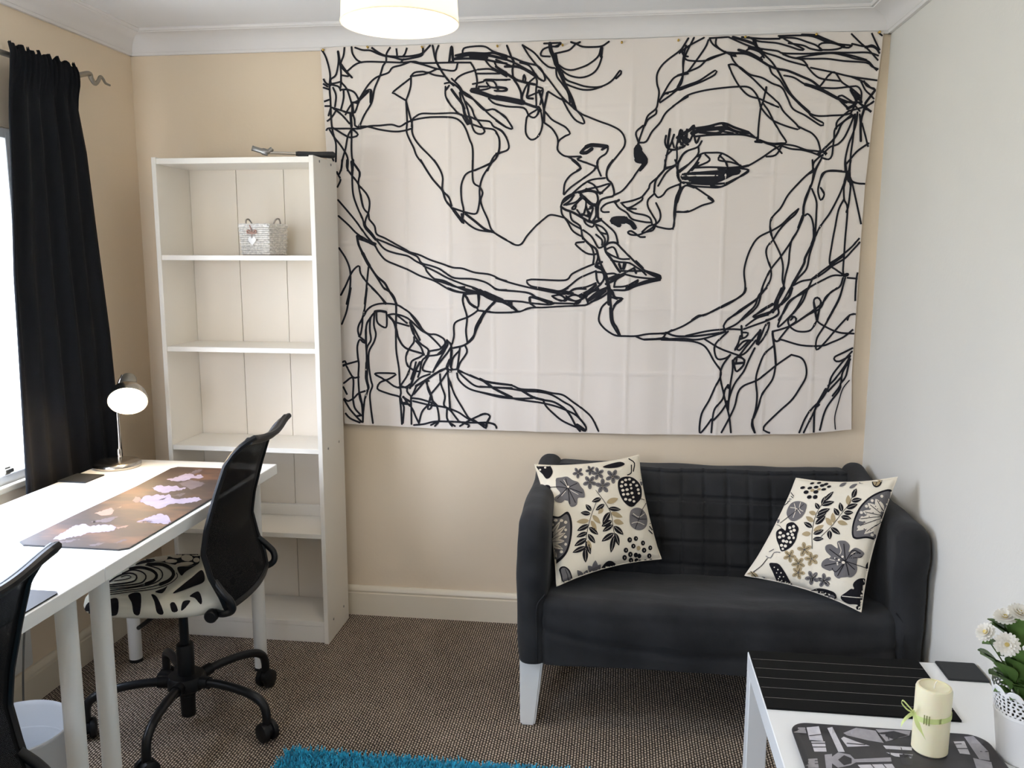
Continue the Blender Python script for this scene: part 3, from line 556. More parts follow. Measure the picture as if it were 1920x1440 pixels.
ART = [
(A_, '''60,215 115,310 155,470 150,600 160,750 165,900 175,1010 195,1100 215,1180 213,1350;235,250 240,350 215,480 170,520 155,545;w8 235,250 250,340 262,390;
300,205 290,290 262,370 265,480 262,600 255,630 330,630 400,660 440,730 435,770 385,760 380,850 405,855 430,790 440,740;
w6 262,370 320,450 375,510;262,400 300,440 345,495 265,485;320,450 455,360 700,355 870,360 1000,350 1080,365 1370,360 1560,360;
370,205 380,270 420,330 470,360;405,210 480,235 560,240 640,275 720,300;w6 550,195 640,260 730,295 900,300 1000,290 1080,265 1155,190;
w6 720,295 800,310 880,330 1000,310 1075,285 1085,220;770,190 720,270 715,350 685,390 655,490 600,620 570,760 500,880 445,1000;
815,195 825,285;930,190 905,270 880,300;865,355 890,325;960,350 870,385 780,410 740,460 660,490 600,520 540,580 480,670 435,740 385,760;
960,350 1100,385 1210,420 1280,430 1400,440 1430,370;w6 1180,190 1210,330 1260,430 1330,530 1390,590;1240,190 1215,260 1215,350 1260,420;
w8 1345,355 1370,200 1385,350;1345,355 1385,350;1480,270 1490,220 1580,200 1700,200 1790,250 1920,290;
w10 1400,325 1500,290 1600,280 1750,290 1920,330;w7 1400,325 1540,320 1700,330 1800,350 1920,370;w8 1410,290 1540,265 1700,270 1800,265 1920,310;w14 1560,300 1640,310 1720,310;
1560,360 1600,430 1625,540 1615,620;1710,340 1760,400 1830,440 1920,490;1800,360 1830,410 1920,460;1630,430 1750,425 1850,460 1920,500;1625,470 1850,470;
1615,435 1500,470 1430,510 1400,550;1580,575 1690,550 1710,530 1920,535;1700,540 1790,550 1840,640;1720,560 1760,605 1880,615 1920,620;1640,600 1730,600;1630,640 1720,625 1760,610;
w18 1570,640 1680,670 1800,710 1920,725;w8 1570,625 1640,620;1800,640 1880,645 1920,630;1740,720 1800,770 1920,800;
965,500 960,600 930,700 915,740 920,850 925,950 920,1050 950,1130 990,1210 1020,1290 1080,1370 1125,1440;955,520 790,650 800,670 915,740;
960,500 1000,460 1080,450 1140,460 1220,425;980,495 1100,475 1140,460;1140,460 1200,485 1300,500;
915,745 950,880 975,980 975,1050 1000,1120 1060,1200 1150,1290 1210,1360 1260,1440;
970,1000 980,930 1010,900 1070,870 1200,870 1400,865 1480,890 1560,905 1630,935 1750,950 1790,1000 1870,1040 1920,1110;
985,935 1080,915 1200,905 1380,910 1460,950 1510,1020 1550,1130 1580,1220 1580,1440;445,1000 530,1000 650,1030 800,1050 900,1040 970,1020;
380,1020 450,1020 550,995 650,990 770,980 850,1000 920,960 985,935;1310,600 1310,690 1350,770 1400,830 1440,870 1480,890;1345,590 1310,640;
w5 1300,570 1350,560 1400,580 1470,640 1560,700 1690,830 1800,830 1920,920;1370,520 1450,600 1500,680 1590,730 1690,820 1760,890 1920,1010;
w10 1370,630 1420,700 1480,780 1500,870 1540,960;1440,600 1490,720 1530,830 1560,960;1450,660 1470,760 1500,820;1540,960 1530,980 1470,880;
1510,750 1570,820 1600,900 1660,980 1700,1050 1660,1075 1610,1060 1580,1010 1560,920;1555,970 1640,1000 1700,1015 1790,1030 1830,1080 1850,1150 1840,1260 1780,1350 1600,1440;
1840,1265 1800,1290 1760,1360 1730,1440;1920,1240 1840,1270;80,500 110,560 160,590;85,570 130,600;90,610 150,630;95,750 150,730;100,795 155,795;140,890 160,820;105,960 160,920 210,850;
160,545 170,570 230,560 265,550;165,580 240,600 260,640;185,610 215,690 205,800;290,640 290,720 265,830;270,560 320,620 350,700 375,800 370,900;w9 375,760 385,860;
175,810 240,830 330,860 380,865;190,820 270,880 350,970;310,880 340,820 375,770;w9 360,870 370,1000;380,865 400,930 405,990 440,1005;110,1070 130,1020 210,1020 300,1020 380,1020;
150,1030 200,1110 270,1200 330,1310 330,1440;180,1010 330,1100 390,1105 435,1080 380,1030 350,1060 330,1110 310,1220 280,1330 265,1440;370,1010 370,1120 370,1250 385,1350 440,1440;w9 370,1350 380,1440;
430,750 500,660 550,630 570,650 560,740;w7 560,650 560,760;440,745 540,650;115,1245 160,1280 190,1340'''),
(B_, '''w6 110,190 160,320 180,350 165,430 170,500;w6 0,270 160,310 260,350 350,375 410,390 460,440 490,510 480,545 430,520 390,470;w6 0,300 100,330 200,370 290,420 400,480;0,330 90,370 170,400;w9 90,400 200,400 290,430 400,500;
w9 0,400 120,480 200,530 300,560 390,580;240,360 330,390 390,470;170,500 220,540 290,555;0,470 60,460;0,535 140,530;270,540 280,480 295,520 290,560;w7 180,530 220,590 250,660 255,720;
385,490 410,540 400,650 405,790;400,500 330,560 290,620 260,720 300,770 400,800;w7 330,570 320,650 310,710 370,720;320,700 470,630 410,600;0,575 20,640;0,600 100,615 110,635 80,645 0,645;
w24 0,710 100,725 200,745 270,760;w9 270,760 380,800 420,810;0,775 120,800 280,815 330,890 385,910 420,870 430,810;w16 420,810 440,840;w8 430,640 460,740 480,830 480,950;
520,650 480,830;470,640 440,780;510,660 490,770 480,810;410,830 320,890 300,960 300,1070 350,1130 410,1110 450,1040 465,960 450,860;
w5 265,185 330,290 410,390 520,520 650,690 760,800 850,870 940,910 1040,950 1150,990 1240,1040 1285,1110 1285,1190 1230,1270 1150,1370 1110,1440;265,185 380,260 460,350 530,405 585,415;
w5 525,650 620,710 700,750 770,800;660,720 730,850 790,930 850,965 885,965 860,900 800,830;490,850 560,930 640,975 700,1010 740,1070 700,1090 640,1130 620,1160;
480,960 560,1020 610,1100 620,1160 615,1230 660,1280 720,1300 860,1300 810,1325 900,1360 1000,1400;720,1300 800,1350 845,1410 810,1440;1000,1395 980,1440;1020,1410 1010,1360 1040,1310 1100,1270 1120,1220 1110,1190;
w16 900,1205 950,1185 1040,1190 1110,1200;w10 850,1255 900,1205 950,1180;w14 850,1260 900,1262 960,1222;w8 1060,1230 1110,1200;
w16 540,170 550,240 580,310 600,380;w10 600,380 640,470 690,580 740,700 780,800;w6 600,280 620,380 660,490 700,590 760,710 800,830;480,170 650,165 590,200;640,160 620,200 550,200 470,230 450,290 540,300;
w6 750,155 800,170 840,155;w5 800,170 740,230 680,250 590,270;800,170 860,200 960,205 1060,195 1130,150;610,370 680,420 750,435 820,420 920,380 1020,300 1050,210;w10 1060,210 1050,300;
1060,300 1030,390 990,450 930,490 850,510 770,500 700,470 630,410;660,460 700,530 800,570 900,600 1020,605 1100,580 1170,530 1240,440 1250,470 1200,520;690,570 760,600 860,630 960,630 1060,600;600,420 610,500 660,570 720,660 740,760;
0,840 80,890 120,940 165,1020 100,1005 0,940;0,1010 70,1060 120,1150 120,1230 20,1265 0,1270;0,1060 30,1110 35,1200 20,1270 0,1310;
1920,120 1850,230 1720,330 1650,400 1610,480 1610,570 1630,650 1620,740 1600,820 1520,890 1490,970 1450,1080 1425,1160;1920,300 1880,290 1850,240;1900,190 1870,330 1870,470 1850,570 1780,640 1690,670 1640,730;
1920,470 1800,500 1740,560 1680,660 1630,750;1920,200 1860,240;1920,600 1820,630 1740,690 1640,760;1690,670 1720,670;1600,820 1600,870 1520,930 1490,990;1470,990 1400,1060 1425,1160;
1920,700 1820,760 1700,860 1640,960 1560,1050 1500,1150 1430,1160;1425,1160 1400,1220;w40 1420,1220 1420,1290 1440,1330;w26 1440,1260 1490,1330 1480,1370;w6 1480,1360 1440,1440;1425,1165 1440,1230 1500,1310 1500,1360 1470,1410 1440,1440;
w8 1740,1025 1720,1150 1720,1200;w6 1700,1090 1690,1160 1720,1220 1800,1230 1890,1190;w6 1780,1080 1750,1170 1730,1210;w6 1840,1040 1820,1130 1800,1220;1760,1140 1780,1210;w12 1850,1100 1920,1130;w8 1860,1040 1870,1140 1920,1180;w8 1910,1030 1900,1120 1850,1180;
1720,1230 1700,1320 1680,1440;1810,1240 1810,1320 1800,1380 1820,1440;1700,1290 1760,1235;1920,1240 1870,1280 1830,1350 1800,1380 1680,1430;1920,1380 1830,1440'''),
(C_, '''100,105 40,200 20,240;40,200 70,290 150,310 260,305 350,270 440,235;150,100 80,240 55,330 45,450 0,545;240,100 110,170 30,230;280,120 250,190 160,320 90,410 40,440;0,440 100,405 200,360 280,290 430,240;
350,110 345,160 380,200 430,230;290,105 320,160 400,215 440,235;290,105 450,95;0,560 110,520 200,485 340,395 340,430 230,490 100,540 20,570 0,565;
0,690 90,620 220,580 380,555 560,540 650,550 710,610 740,680 760,740 870,850 1080,925 1080,890 960,770 910,690 800,590 780,570 680,470 560,370 500,300 480,250;
460,345 500,340 570,370 650,430 760,460 850,510 940,550 990,640 1040,740 1150,800 1290,890 1315,870 1260,840 1200,800 1180,770;460,345 500,440 560,540 640,620 740,650 800,680 910,725;
800,545 770,680 750,730 730,900 725,1010;w7 800,545 795,590;770,690 820,760 870,860 930,960 980,1040 940,1050 830,1050 740,1020;w10 720,1000 720,1030;w8 700,1035 760,1040;
w8 440,235 520,240 620,245 720,290 820,350 900,380 1000,400 1120,450 1210,490 1280,545;w10 550,210 650,240 760,300;430,225 470,250 530,270 500,240;
740,300 820,350 850,420 920,480 980,570 1040,640 1110,710 1190,780 1270,805 1400,800 1500,795 1560,780;w6 900,390 960,500 1040,630 1190,770;960,440 1050,460 1150,520 1300,580 1420,640 1540,680 1600,690;
w12 1150,520 1280,560 1430,640 1520,680;1290,550 1420,555 1560,540 1620,540 1655,590 1650,680;1280,540 1400,410 1480,500 1570,560 1640,620;1200,370 1390,410 1560,450 1800,485;1160,350 1230,430 1300,470 1460,490;
1560,450 1680,500 1740,550 1780,570 1700,680 1680,720;1680,490 1700,530 1780,570;w8 1780,570 1690,690;1650,490 1690,570 1740,620 1770,670 1690,720;
460,95 560,140 660,180 750,200 900,220 950,240 1150,245 1350,235 1560,235 1720,235 1830,270;w6 580,95 760,110 920,110;910,85 1100,80 1220,90 1350,140 1470,160 1570,170;w9 1120,75 1240,80 1320,110 1420,150 1500,180;
640,95 720,130 800,140 900,150 1010,180 1100,210 1140,205 1050,160 960,110;920,100 1060,105 1170,140 1250,170 1300,215 1200,200 1130,170 1000,150;1300,215 1270,180 1300,150 1400,150 1480,180 1450,200 1380,210 1300,210;1570,170 1540,190 1480,185;
700,130 730,200 790,260 850,320 900,390;w6 680,110 700,170 760,210;640,190 700,200 800,240 900,270 1000,310 1150,350;620,220 650,200 740,230 780,280;750,210 780,250 750,280;
950,250 1060,285 1200,290 1340,290 1500,310 1700,325 1750,360 1810,385;1060,285 1200,260 1380,240 1500,260 1600,290 1710,310 1760,360 1810,410;1400,240 1560,260 1700,300;940,240 1000,270 1120,300 1170,350;w10 500,95 620,130 700,160;
w5 1550,50 1640,140 1720,210 1820,320;w5 1740,40 1780,130 1830,230;1790,40 1840,80;1800,40 1870,45;1570,155 1690,180 1760,170 1830,230;w6 1690,190 1740,180 1790,200 1830,260;
w10 1560,570 1610,680 1530,740;1540,680 1660,680 1600,640;w10 1570,590 1640,640;1580,690 1640,760;w8 1640,690 1760,780;w14 1680,720 1700,740;1690,720 1620,740 1540,760;1600,700 1560,780;1770,670 1700,720;1590,690 1480,620 1440,640;w8 1460,660 1540,740;
w6 1600,790 1490,860 1440,960 1400,1020 1310,1110 1270,1160;1570,790 1500,850 1420,920 1410,1000 1400,1080 1390,1160 1360,1195 1300,1180;1590,800 1550,900 1500,1000 1440,1060 1380,1080 1320,1130;1600,800 1580,1000 1560,1150 1550,1300;
1620,770 1610,860 1580,960 1540,1060 1510,1200 1510,1300;w8 1680,740 1650,860 1650,1030;1660,870 1690,980 1720,1100;1640,790 1650,900;1720,1050 1620,1120 1550,1200 1515,1240;1540,760 1440,850 1430,920;
1080,895 1150,930 1210,960 1260,1020 1285,1110 1280,1160;740,1020 800,1050 880,1080 940,1140;860,1060 960,1060 1060,1075 1160,1110 1250,1120 1290,1130;930,1070 1020,1100 1120,1110 1200,1130 1280,1160;930,1070 860,1110 760,1180 640,1250 560,1270;
940,1070 900,1140 860,1165 800,1170;w8 1280,1120 1340,1140 1280,1170;w8 1260,1150 1310,1120;1280,1170 1230,1220 1220,1270 1230,1300 1160,1340 1060,1440;w5 1300,1180 1250,1280 1220,1380 1200,1440;w5 1515,1310 1400,1300 1330,1310 1290,1370 1270,1440;
w9 1540,1300 1530,1370;1550,1300 1560,1380 1620,1410 1690,1415;1520,1360 1500,1440;1540,1350 1560,1440;
w12 0,1000 60,960 130,920;w16 130,960 220,930 320,920 420,910;w8 130,920 270,900 410,870 520,910 640,950;w6 150,990 300,975 480,970 600,975 720,1005;w8 410,880 520,940 640,960;w6 320,900 400,940 500,960;w6 640,950 700,1000;w10 200,950 360,960 440,920 540,950;w6 0,1050 40,1000 100,1040 140,970;w8 100,940 150,890 140,960;w8 30,930 20,1030 60,1080 0,1090;w6 70,980 90,1060;w6 150,970 170,1050 200,990;
0,1320 10,1220 70,1130 180,1085 220,1030;190,1085 185,1150 100,1240 20,1310;180,1170 230,1140 310,1135 400,1140 490,1190 560,1250;90,1320 160,1240 210,1160;250,1150 290,1190 270,1220 150,1270;400,1140 370,1200 480,1220 570,1250;380,1160 430,1210 450,1260;150,1270 300,1265 460,1270 560,1265;
w10 130,1290 190,1220 150,1260;w8 370,1280 560,1265 640,1250;w34 60,1350 180,1340 300,1330 420,1320 540,1300;w50 130,1355 250,1350 380,1345;w26 160,1385 280,1395 380,1370 480,1320;560,1275 640,1290 620,1320 540,1360 440,1410;440,1410 300,1420 180,1415 50,1400;0,1340 20,1390 60,1410;480,1390 400,1440 300,1430'''),
(D_, '''275,0 270,80 240,150 225,120;240,155 260,200 230,270;325,0 325,80 370,150 420,210 450,260 520,340 550,420 540,520 510,600 510,660 570,730 620,800 700,890 800,930 930,960 1010,1010 1100,1060 1120,1110 1200,1190 1300,1230 1420,1270 1500,1270;
w9 385,0 375,150;390,30 450,120 440,230 460,350 490,480 540,540 545,590 600,660 620,740 700,780 790,830 900,890 950,920 1050,950 1160,1000 1280,1040 1380,1075 1480,1085 1600,1125 1750,1145 1850,1190 1920,1210;
375,150 385,330 420,450 480,590 500,670 560,740 610,800;235,400 330,510 420,620 520,760 600,850 640,920 710,1000 820,1050 940,1100 1060,1160 1200,1210 1360,1300 1500,1330 1650,1340 1780,1390 1920,1410;
240,560 340,650 430,740 560,820;w7 430,760 540,810 610,840;450,790 600,850;w8 425,760 440,840 480,930;w12 480,930 520,1010 550,1060;w7 550,1060 620,1160 700,1230 740,1300 790,1380 820,1440;570,1090 640,1200 700,1290 740,1300;
245,880 310,980 350,1080 360,1180 350,1310 320,1440;265,1350 310,1260 370,1130 420,1070 450,1065 460,1130 520,1220 600,1300 660,1370 710,1440;540,1070 520,1260 500,1440;
620,790 720,830 860,890 950,930 1030,970 1070,1030 1170,1060 1250,1090 1310,1130 1400,1180 1580,1190 1700,1220 1770,1260 1820,1295 1920,1300;w5 1090,1060 1200,1110 1330,1180 1480,1240 1600,1280 1700,1330 1800,1370 1920,1440;1200,1190 1300,1210 1400,1260 1550,1320 1700,1350;w10 1700,1320 1880,1400;
w6 1060,0 1120,100 1180,190 1240,260 1280,310 1310,400 1370,480 1420,540 1490,630;1195,0 1240,70 1280,170 1280,300 1340,370 1370,460;w12 1390,500 1480,620;w7 1470,540 1480,600;1480,590 1490,500 1470,400 1465,270 1490,180 1530,130 1620,95 1750,40 1800,0;
1380,480 1500,520 1600,540 1630,510 1650,400 1650,290 1680,170 1750,60 1790,0;1580,0 1580,180 1600,240 1650,270 1680,330 1660,400 1680,480 1730,590 1760,680 1790,720;w8 1510,540 1600,610 1700,690 1780,720;1490,600 1560,660 1640,700 1780,720;1790,725 1850,760 1920,800;
1490,1340 1480,1400 1490,1440;1500,1350 1560,1440;1500,1350 1560,1325 1640,1340 1640,1440;1800,1410 1780,1440'''),
(E_, '''0,740 100,800 200,850 260,835 310,760 400,660 480,590 540,550 620,560 690,580;760,0 840,70 840,95 750,150 690,230 675,340;680,345 740,280 850,200 950,130 1000,80 1010,70 820,0;1020,0 1015,70 1050,160;
w6 1170,0 1120,70 1105,150 1120,200 1160,240 1180,350 1110,375 1050,400 1020,470 1020,560;760,340 850,260 950,200 1090,180;650,460 680,390 760,340 860,310 920,290 1020,270 1140,240 1040,340;920,220 980,250 1020,310;w8 900,290 1000,320 1060,330;
w6 830,330 920,310 1000,330 1020,400 1000,460 1000,560 960,620;w14 850,350 950,440 990,450;w8 660,430 760,350;w6 680,450 740,410 780,350;700,450 800,420 850,370;
800,440 840,400 880,380 900,420 890,500 860,560 810,500;760,480 800,440 790,490 760,490;900,460 930,560;960,480 910,500 940,530 900,560;930,600 970,480 940,470;860,540 930,570;w8 650,470 700,500 760,520 850,570 940,620 1000,620 1050,590;
650,460 660,540 710,610 760,700 810,740 870,770;740,520 760,600 840,660 860,750 870,790;690,580 760,640 850,690;880,600 900,640 960,670 980,640 930,600;w8 1020,470 1015,560 1040,600;w10 980,620 1050,600;
w5 1040,590 1120,660 1190,730 1220,830;w5 980,640 1060,670 1110,730 1120,800 1090,860;1000,660 1040,720 1100,740;870,700 950,760 1000,840 1030,880 1090,855;w7 870,780 930,840 1000,890 1020,950 1040,1020 1080,1110;
1000,745 1060,800 1060,850;1040,720 1090,790 1080,850;880,820 800,830 810,860 900,930 970,945 1000,940;920,830 960,880 980,960 970,1040;1000,890 1020,970 1000,1040;
980,1040 880,1080 760,1140 720,1190 640,1205 350,1195 310,1220 350,1260 450,1280 560,1300 640,1310 720,1270 820,1190 900,1150 1000,1110;0,1180 150,1230 330,1275 500,1310 660,1340 720,1330;0,1295 300,1325 400,1370 560,1420;
720,1335 780,1290 900,1270 1000,1230;680,1310 770,1330;700,1380 780,1350 870,1380 800,1410 700,1390;560,1360 640,1350 690,1390 650,1410 570,1370;340,1370 420,1390 520,1430;340,1370 345,1440;
w6 1090,860 1130,830 1200,830 1260,890 1330,960 1390,1020 1480,1100 1560,1150 1640,1180;w8 1090,870 1100,920 1160,1000 1210,1080 1240,1120;1110,890 1160,870 1190,890 1220,970;1100,920 1170,960 1250,990 1330,990;
1150,1000 1230,1020 1330,1030 1400,1070 1460,1110 1500,1150;w6 1280,1030 1270,1090;1300,1030 1280,1090;w8 1230,1040 1250,1090;1250,1110 1380,1110 1460,1110;w8 1380,1080 1400,1130;1400,1010 1470,1080;1100,1140 1180,1135 1240,1150 1380,1080;
1280,1140 1400,1170 1540,1185 1640,1185;w9 1490,1110 1640,1160 1630,1200;w6 1640,1200 1540,1220 1400,1260 1300,1300 1180,1300;w6 1600,1190 1500,1210 1420,1240 1300,1290;1420,1200 1300,1260 1180,1270;1420,1210 1390,1240 1300,1270;1180,1270 1200,1200 1280,1150;
w14 1000,1060 1060,1090 1080,1120;w8 1010,1040 1060,1020;w6 1000,1110 1010,1200 1040,1240 1080,1190 1070,1130 1010,1120;w14 1090,1130 1110,1200 1130,1280;w12 1130,1190 1230,1150;w10 1100,1240 1180,1200 1230,1160;
w6 1050,1240 980,1300 870,1380 780,1440;w9 1000,1250 900,1330 840,1370;w10 1130,1270 1020,1320 920,1400;w6 1150,1300 1060,1370 950,1420;910,1390 920,1440;w16 870,1370 900,1360;w14 1130,1290 1130,1440;1160,1300 1180,1370 1260,1390 1200,1440;w6 1160,1330 1190,1370;
1180,350 1260,310 1340,220 1410,120 1470,40 1500,0;w26 1410,0 1450,10;w8 1190,425 1230,400;1200,410 1100,440 1050,490 1070,520 1130,520;1190,425 1230,480 1310,530 1360,590 1480,620 1550,625;w36 1175,608 1210,600 1290,600;w22 1180,620 1230,650;w22 1290,600 1350,630 1385,675;
1250,430 1350,410 1440,380 1460,370 1460,400 1370,460 1310,480 1260,440;1310,485 1400,490;1310,490 1380,530 1480,550 1540,580 1560,640;1460,370 1530,280 1540,240 1640,150 1690,80 1690,0;w6 1690,90 1600,200 1580,320;
1580,340 1520,400 1520,470 1570,560 1600,620 1570,700 1500,720 1420,750 1340,745 1320,720 1350,710 1400,740 1440,770 1490,770;1600,430 1640,520 1640,590 1600,640 1530,660 1460,720;w6 1600,640 1560,680 1500,720;
1580,330 1620,375 1670,350 1720,290 1840,240;1690,80 1800,50 1790,0;1800,50 1700,130 1620,260;1840,280 1800,380 1780,520 1770,680 1620,670 1590,650;1830,250 1850,290 1800,400;1920,250 1870,270 1840,330 1800,450 1790,560 1770,690;1800,520 1880,520 1920,510;w6 1810,60 1830,190 1850,220'''),
(F_, '''150,240 240,300 325,370 220,410 100,465 0,465;w8 280,340 325,370;0,380 30,290 60,240 90,230 150,250;0,120 10,170 30,190 20,260;90,215 150,235 280,245 380,245 480,200 620,110 640,90;130,200 270,215 420,210 460,200;
1220,90 1160,140 1100,200 1000,310 930,430 850,520 835,600 850,690 890,770 930,860 950,960 945,1080 960,1150 930,1220 890,1290;1215,0 1220,90;w6 1290,0 1230,110 1210,210 1150,350 1130,480;1210,260 1250,370 1250,480 1240,680;w8 1200,230 1140,400 1130,510 1090,610;
1090,440 1020,500 940,580 860,630 740,690 680,760 630,870 600,1000 610,1130 600,1190 560,1230 450,1300 250,1390 190,1400 130,1440;1090,440 1060,490 980,560 910,640 860,720 810,780 800,850 840,980 840,1060 810,1130 760,1200 700,1260 580,1340 450,1440;
1070,660 1000,770 930,870 850,970 800,1060 760,1160 740,1260 700,1340 580,1440;w10 1130,500 1090,610;1130,520 1080,640 1030,720 1010,820 1000,930 970,1050 950,1150 900,1230 870,1300;1150,500 1170,485 1200,510 1220,570 1230,670;w12 1230,620 1230,700 1210,760;
w8 1210,760 1150,880 1140,930 1080,1040 1040,1110 1010,1180;1230,720 1190,850 1160,980 1080,1070 1040,1130;1240,690 1290,590 1370,480 1450,330 1500,210;1500,350 1450,450 1420,600 1390,760 1370,930 1430,990 1490,1030;
1040,1130 1120,1090 1220,1070 1310,1020 1400,950 1500,890 1560,830 1660,710 1660,620 1600,330 1570,200;1370,930 1450,880 1560,790 1650,690;1210,1070 1330,980 1500,860;1510,0 1520,120 1500,210 1500,350 1530,440 1510,700 1500,850 1490,1000 1500,1040;1560,0 1540,130 1560,200 1540,400 1520,470;
w5 1480,100 1380,95 1310,120 1280,200 1265,280 1290,360 1320,310 1290,250;1490,105 1540,105;1540,110 1570,190 1620,210 1690,215;w9 1530,110 1540,190 1580,200;1480,1040 1400,1040 1310,1080 1180,1150 1080,1220 1010,1280 970,1350 910,1440;w14 1500,1040 1530,1030;1530,1060 1640,1070;
1490,1060 1460,1140 1380,1190 1310,1280 1240,1340 1100,1440;1510,1060 1460,1230 1400,1350 1350,1440;1660,860 1630,980 1610,1080 1600,1270 1615,1310;1210,1080 1170,1170 1130,1270 1060,1360 980,1440;1250,1440 1240,1330 1230,1260 1260,1240 1290,1270 1280,1330 1260,1440;
1010,1190 1000,1230 900,1320 840,1370 750,1410 680,1410 760,1360 880,1290;w9 890,1290 860,1370;900,1320 910,1380 860,1420 800,1440;1020,1440 1050,1410 1070,1430;1610,1385 1550,1395 1530,1440'''),
(G_, '''310,0 290,110 265,240 220,360;245,0 210,70;470,0 450,180 430,290 390,370 380,430 400,480 420,400 430,280;390,480 440,520 460,550 430,540 400,515 375,580 380,690 390,760 385,880 390,1000 400,1100 430,1200 430,1340;520,0 600,80 660,150;w6 640,0 720,60 760,160 760,380;
430,290 480,210 560,165 660,155 770,170 860,220 920,270 980,340 1030,420 1090,460 1160,465 1240,510 1250,560 1210,600;w9 550,235 600,228 660,240;565,235 570,330 600,370 660,395 670,330 665,240;550,240 510,290 500,350 500,430 510,520 470,600 465,750 460,900 480,1010 450,1110 430,1290;
w6 510,290 465,370 460,520 465,640 470,780;545,250 540,370 560,460 540,540 490,640 490,780 510,920 525,980 500,1060 510,1200 530,1350;480,700 470,900 485,1010 390,1050 340,1100 280,1130 240,1100;
680,270 740,260 830,280 900,320 1010,420 1090,470 1200,580 1200,610 1100,630;w8 690,280 740,340 770,440;w6 770,440 790,510 860,600 1040,660;760,380 760,500 765,640 790,800 800,960 810,1050 800,1100 810,1200 820,1360;750,340 890,380;770,270 870,350;
900,340 920,420 950,480 1000,550 1080,610 1090,650;w9 920,410 940,460;910,350 960,440 1000,520;940,490 940,540 890,610 860,690 880,780 960,830 1000,830;960,530 1010,590 1040,670;900,250 970,350 1040,430;1040,660 1000,690 920,730 900,800 870,880 810,970;w9 1090,630 1080,670;1100,630 1200,610 1250,560;
1060,680 1160,670 1230,640 1280,560 1260,540;1060,690 1020,730 1000,830 980,890;1080,690 1040,760 1030,820 1110,840;w8 1000,740 960,820 920,940 900,1000;960,740 940,820 910,910;1250,620 1170,760 1130,840;1310,590 1280,640 1200,740 1140,820;1270,520 1310,570 1310,660 1300,760;1270,525 1240,600 1170,670;
w6 1330,600 1420,580 1470,555 1530,500 1570,400 1650,250 1750,140;1440,60 1430,140 1470,290 1460,430 1475,550;1450,60 1500,160 1580,190 1580,50;w6 1450,60 1590,55 1700,90 1800,120 1920,140;1470,90 1500,150 1570,200 1570,230 1480,290 1350,350 1340,480 1320,560;1580,225 1660,235 1740,245 1920,245;w5 1640,240 1560,380 1540,470 1480,545;
1280,0 1400,40 1590,55;1420,0 1600,50 1750,110;w8 1530,0 1700,80 1800,120;1740,0 1800,20 1920,30;1880,130 1920,160;1800,130 1880,170 1920,200;w12 1300,720 1270,800 1300,830;1320,620 1310,800 1380,810 1300,820;1400,590 1380,760 1370,810;1450,570 1470,640 1400,750 1380,810;1390,630 1330,700 1310,790;
w8 1270,800 1180,840 1060,920 960,980;1280,830 1200,950 1110,1060;1100,860 1000,900 920,980;w5 1380,820 1560,900 1700,940 1920,970;1380,830 1450,900 1560,980 1700,990 1920,1000;1370,850 1390,920 1500,1010 1700,1060 1920,1100;1500,870 1650,940 1760,1010 1920,1090;
1280,850 1290,1000 1300,1200;1280,880 1340,1050 1420,1190 1490,1300 1540,1320;1200,860 1210,960 1250,1080 1240,1170 1300,1220 1380,1320;1070,930 1080,1010 1110,1080;1090,930 1060,930 1110,1060 1130,1130 1170,1180 1190,1320 1150,1380;1110,1070 1090,1150 1080,1210 1110,1200 1120,1140;w6 1110,1060 1110,1120;
920,1100 1000,1110 1100,1140 1170,1170;930,1130 1100,1170 1240,1190 1380,1240 1490,1310 1650,1370;960,990 930,1060 910,1080 870,1030 880,990;1050,930 940,1060;810,980 870,1000;790,990 860,990 900,960;
550,860 580,850 750,855 740,880 660,920 620,900 560,870;660,920 600,945 575,990 590,1020 700,1060 800,1090 820,1150 840,1190 830,1350;660,920 740,980 800,1000;w6 800,1090 830,1150 910,1165;w6 830,1090 910,1140;835,1085 880,1160 920,1200 960,1290 990,1350;830,1150 910,1130;910,1080 915,1360;1070,1180 1020,1240 990,1350;
940,1370 1040,1360 1150,1335 1300,1335 1500,1345 1700,1350 1760,1380 1765,1400;1110,1370 1190,1330;1270,1210 1270,1300 1300,1350 1320,1380;1400,1380 1500,1320 1640,1260 1700,1280 1670,1340 1660,1400;1300,1350 1350,1380;1540,1320 1660,1400;1380,1330 1490,1370 1480,1390;
230,740 250,730 265,760;235,770 380,730;265,780 330,890 390,890;240,950 330,900 330,1100;235,780 265,760;330,1110 350,1200 410,1270;240,1110 300,1210 370,1290 420,1340;240,1230 300,1300 400,1345;400,1060 430,1190;370,1280 430,1270;235,990 270,1060;390,1050 420,1170 430,1290'''),
